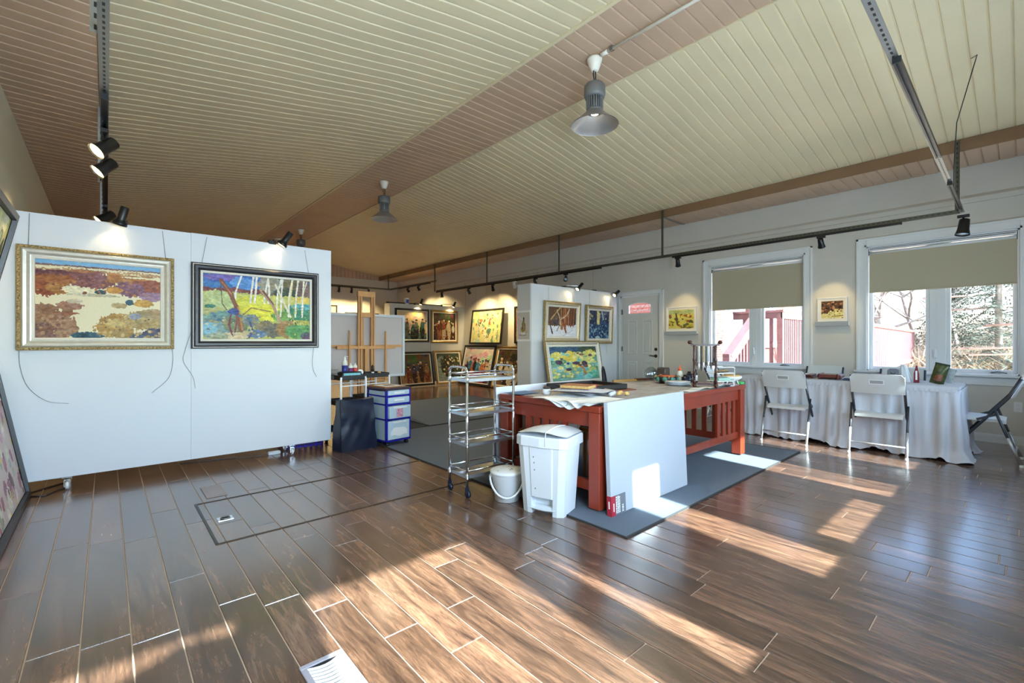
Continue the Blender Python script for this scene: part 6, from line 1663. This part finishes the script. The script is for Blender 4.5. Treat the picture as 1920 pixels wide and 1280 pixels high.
# on the skirted table
ZT = TH+.003
def tt(n, l, c, x, y, z=ZT, rz=0): return thing(n, l, c, (x,y,z), rz)
t = tt('lacquer_frame', 'maroon picture frames stacked flat behind the left folding chair', 'frames', 6.62, 2.02, rz=R_(3))
for i in range(2): MB().box(-.16+.02*i,-.30+.03*i,.022*i,.18,.28,.022*i+.018,0,.004).build('frame', M['maroon'], t)
MB().box(-.10,-.2,.0405,.12,.2,.042).build('paper_sheet', M['paper'], t)
t = tt('wooden_case', 'brown glossy wooden case with dark straps on the skirted table', 'case', 6.56, 1.55, rz=R_(4))
MB().box(-.12,-.12,.012,.14,.12,.055,0,.012).build('case_body', mat('mahogany', (104,50,42), .25), t)
for y in (-.10,.085): MB().box(-.13,y,0,.145,y+.025,.065,0,.008).build('strap_foot', M['maroon'], t)
t = tt('blue_cloth', 'dark blue cloth with pale patches on the skirted table', 'cloth', 6.60, 1.27)
MB().grid(10,10,lambda u,v: (-.18+.33*u,-.14+.28*v,.010+.008*math.sin(7*u+5*v))).build('cloth', mat('blue_print', (36,54,92), .7, var=.3, scale=12), t)
for x, y in ((-.08,.06),(-.07,-.05),(.05,.0)): MB().lathe([(.001,.018),(.035,.020),(.03,.026),(.001,.027)], 12, (x,y,0)).build('pale_patch', M['paper'], t)
t = tt('rose_box', 'small flat dusty rose box left of the paper bag', 'box', 6.78, 1.14); MB().box(-.09,-.075,0,.05,.075,.072,0,.003).build('box_body', mat('dusty_rose', (170,140,146), .6), t); MB().box(-.0905,-.06,.02,-.09,.06,.05).build('box_label', mat('rose_label', (150,118,128), .6), t)
t = tt('paper_bag', 'grey gift bag with a loop handle on the skirted table', 'bag', 6.70, .98)
b = MB(); b.prism([(-.06,0),(.06,0),(.05,.125),(.03,.142),(-.03,.142),(-.05,.125)], -.03, .03, fn=lambda u,v,w: (w,u,v)); b.build('bag_body', mat('grey_bag', (110,112,122), .5, var=.1, scale=20), t)
MB().tube([(-.031,-.02,.10),(-.034,-.012,.085),(-.034,.012,.085),(-.031,.02,.10)], .004, 6).build('handle_loop', M['ebony'], t); MB().box(-.0315,-.035,.03,-.0305,.035,.075).build('bag_label', M['blind'], t)
t = tt('plastic_bag', 'crinkled clear and white bag beside the grey gift bag', 'bag', 6.70, .865)
b = MB(); b.grid(14,10,lambda u,v: (.04*math.cos(2*PI*u)*(1-.4*v)+.008*math.sin(9*u*PI), .055*math.sin(2*PI*u)*(1-.5*v)+.03*v, .185*v+.012*math.sin(11*u)*v)); b.build('bag_body', mat('crinkled_film', (206,214,222), .25, var=.12, scale=18, bump=.4, bscale=30), t)
t = tt('red_bottle', 'slim dark red packet standing by the foil bag', 'packet', 6.66, .775)
MB().prism([(-.022,0),(.026,0),(.024,.10),(.006,.185),(-.006,.188),(-.02,.10)], -.014, .014, fn=lambda u,v,w: (w,u,v)).build('packet_body', mat('wine_red', (112,26,40), .3), t); MB().box(-.0148,-.006,.03,-.0142,.010,.13).build('packet_stripe', M['paper'], t)
t = tt('foil_bag', 'dark green and brown foil snack bag standing upright on the skirted table', 'snack bag', 6.62, .615)
t.rotation_euler = (R_(14), 0, 0)
b = MB(); th = lambda u,v: .030*math.sin(PI*min(max(v,.0),1))**.6*math.sin(PI*u)**.5
b.grid(10,12,lambda u,v: (-th(u,v)+.003*math.sin(17*u+9*v), -.058+.116*u, .212*v)); b.grid(10,12,lambda u,v: (th(u,v), .058-.116*u, .212*v)); b.build('bag_body', M['bag'], t)
b = MB(); b.box(-.004,-.06,.205,.004,.06,.225); b.build('crimped_top', mat('dark_green_foil', (34,46,26), .3, .3), t)
MB().grid(6,6,lambda u,v: (-.034*math.sin(PI*(.2+.6*u))-.001, -.035+.07*u, .035+.07*v)).build('brown_print', mat('brown_print', (120,70,50), .4, var=.5, scale=40), t)
t = tt('foil_packet', 'silver foil packet leaning behind the green snack bag', 'packet', 6.86, .55); t.rotation_euler = (R_(16),0,0)
MB().grid(6,6,lambda u,v: (.004*math.sin(20*u+13*v), -.035+.07*u, .16*v)).grid(6,6,lambda u,v: (.012, .035-.07*u, .16*v)).build('packet_body', mat('silver_foil', (176,186,190), .25, .6, var=.2, scale=30), t)

# ================================================================== CHAIRS
def folding_chair(label, loc, rz, proto=[None]):
    if proto[0] is not None:
        return dup(proto[0], loc, (0,0,rz), label)
    t = thing('folding_chair', label, 'chair', loc, rz, group='white folding chairs')
    def backfn(k):
        def fn(u, v):
            y = -.225+.45*u; z = .655+.205*v
            xx = .062-.085*v-.022*(1-(2*u-1)**2)+k
            c = max(0, abs(2*u-1)-.88)/.12
            z = .655+.205*v-(.035*c*c)*(v > .5)*(v-.5)*2
            return (xx, y, z)
        return fn
    b = MB(); nu, nv = 16, 8
    b.grid(nu, nv, backfn(0)); b.grid(nu, nv, lambda u,v: backfn(.020)(1-u,v))
    for v in (0,1): b.grid(nu, 1, (lambda v: lambda u,q: tuple(np.array(backfn(0)(u,v))*(1-q)+np.array(backfn(.020)(u,v))*q))(v))
    for u in (0,1): b.grid(nv, 1, (lambda u: lambda s,q: tuple(np.array(backfn(0)(u,s))*(1-q)+np.array(backfn(.020)(u,s))*q))(u))
    bk = b.build('backrest', M['chairp'], t)
    s = MB(); m = backfn(-.003)
    for q in ((.36,.68,.64,.72),(.36,.48,.64,.52),(.36,.52,.38,.68),(.62,.52,.64,.68)):
        s.grid(4, 1, (lambda q: lambda u,v: m(q[0]+(q[2]-q[0])*u, q[1]+(q[3]-q[1])*v))(q))
    s.build('handle_rim', M['white'], bk)
    s = MB(); m2 = backfn(-.0012); s.grid(6, 2, lambda u,v: m2(.38+.24*u,.52+.16*v)); s.build('handle_recess', mat('recess_grey', (160,160,162), .6), bk)
    s = MB(); s.grid(6, 2, lambda u,v: backfn(-.0015)(.43+.14*u,.28+.06*v)); s.build('moulded_badge', mat('badge_grey', (200,201,201), .5), bk)
    b = MB()
    def seatfn(k):
        def fn(u, v):
            x = .10+.40*v; y = (-.20+.40*u)*(1.0+.04*math.sin(PI*v))
            z = .435+.012*v-.012*math.sin(PI*u)*math.sin(PI*min(1,v*1.15))-.028*max(0,v-.86)/.14+k
            return (x, y, z-(.010*max(0,.12-v)/.12))
        return fn
    b.grid(14, 14, seatfn(0)); b.grid(14, 14, lambda u,v: seatfn(-.030)(1-u,v))
    for v in (0,1): b.grid(14, 1, (lambda v: lambda u,q: tuple(np.array(seatfn(0)(u,v))*(1-q)+np.array(seatfn(-.030)(u,v))*q))(v))
    for u in (0,1): b.grid(14, 1, (lambda u: lambda s,q: tuple(np.array(seatfn(0)(u,s))*(1-q)+np.array(seatfn(-.030)(u,s))*q))(u))
    b.build('seat', M['chairp'], t)
    for s in (-1,1):
        MB().tube([(-.004,s*.215,.84),(.080,s*.218,.66),(.245,s*.220,.43),(.545,s*.222,.018)], .0125, 10).build('front_leg', M['chairm'], t)
        b = MB(); b.tube([(.175,s*.236,.53),(.10,s*.236,.30),(0,s*.236,.018)], .0115, 10); lg = b.build('rear_leg', M['chairm'], t)
        b = MB(); b.tube([(.091,s*.236,.27),(.004,s*.236,.03)], .0135, 10); b.build('leg_sleeve', M['chairl'], lg)
        for p in ((.545,s*.222,0),(0,s*.236,0)): MB().lathe([(.014,0),(.016,.004),(.015,.028)], 10, p).build('foot_cap', M['white'], t)
        MB().bar((.16,s*.229,.49),(.30,s*.229,.425),.008,.022).build('hinge_bracket', M['chairm'], t)
    MB().tube([(.036,-.236,.125),(.036,.236,.125)], .008, 8).build('rear_crossbar', M['chairl'], t)
    MB().tube([(.46,-.222,.142),(.46,.222,.142)], .008, 8).build('front_crossbar', M['chairm'], t)
    proto[0] = t
    return t
folding_chair('white folding chair at the skirted table, nearer the door', (5.94, 1.875, 0), R_(2))
folding_chair('white folding chair at the skirted table, in the sunlight', (5.975, 1.01, 0), R_(3))
folding_chair('white folding chair seen from the side at the right edge', (6.71, .006, 0), R_(90))
folding_chair('white folding chair across the table under the nearer window', (7.58, 1.86, 0), R_(180))
folding_chair('white folding chair across the table under the wide window', (7.58, 1.02, 0), R_(182))
folding_chair('white folding chair at the far table end, behind the work table', (6.62, 3.05, 0), R_(-88))
wc = thing('windsor_chair', 'dark bow back wooden chair behind the work table near the door', 'chair', (5.95, 4.25, 0), R_(30))
MB().lathe([(.20,.40),(.215,.41),(.21,.435),(.001,.43)], 24, sx=1, sy=.95).build('seat', M['ebony'], wc)
for a in (.8,2.3,3.9,5.5): MB().tube([(.13*math.cos(a),.13*math.sin(a),.41),(.22*math.cos(a),.22*math.sin(a),.0)], [.014,.011], 8).build('leg', M['ebony'], wc)
bow = [(.21*math.cos(t),.15+.04*math.sin(t),.43+.37*math.sin(t)**.8) for t in [PI*i/16 for i in range(17)]]
MB().tube(bow, .013, 8).build('back_bow', M['ebony'], wc)
for x in (-.12,-.06,0,.06,.12): MB().tube([(x*.8,.15,.43),(x,.19,.43+.37*(1-(x/.21)**2)**.4)], .009, 6).build('spindle', M['ebony'], wc)

# ================================================================== BOARDS ADDED OUT OF FRAME TO SHADE THE FLOOR
t = thing('shading_board', 'unseen board added behind the camera to cut a sun patch aslant', 'board', (0,0,0))
b = MB(); b.prism([(1.50,2.05),(1.925,.02),(2.40,.02),(2.40,2.10),(1.9,2.3)], -.56, -.545, fn=lambda u,v,w: (u,w,v)); b.build('board', M['canvas'], t)
t = thing('shading_panel', 'unseen board added before the leftmost window to block its lower sunlight', 'canvas', (0,0,0))
b = MB(); b.prism([(-.62,.02),(.24,.02),(.24,1.87),(-.05,1.93),(-.40,1.80),(-.62,1.78)], -.57, -.545, fn=lambda u,v,w: (u,w,v)); b.build('board', M['canvas'], t)
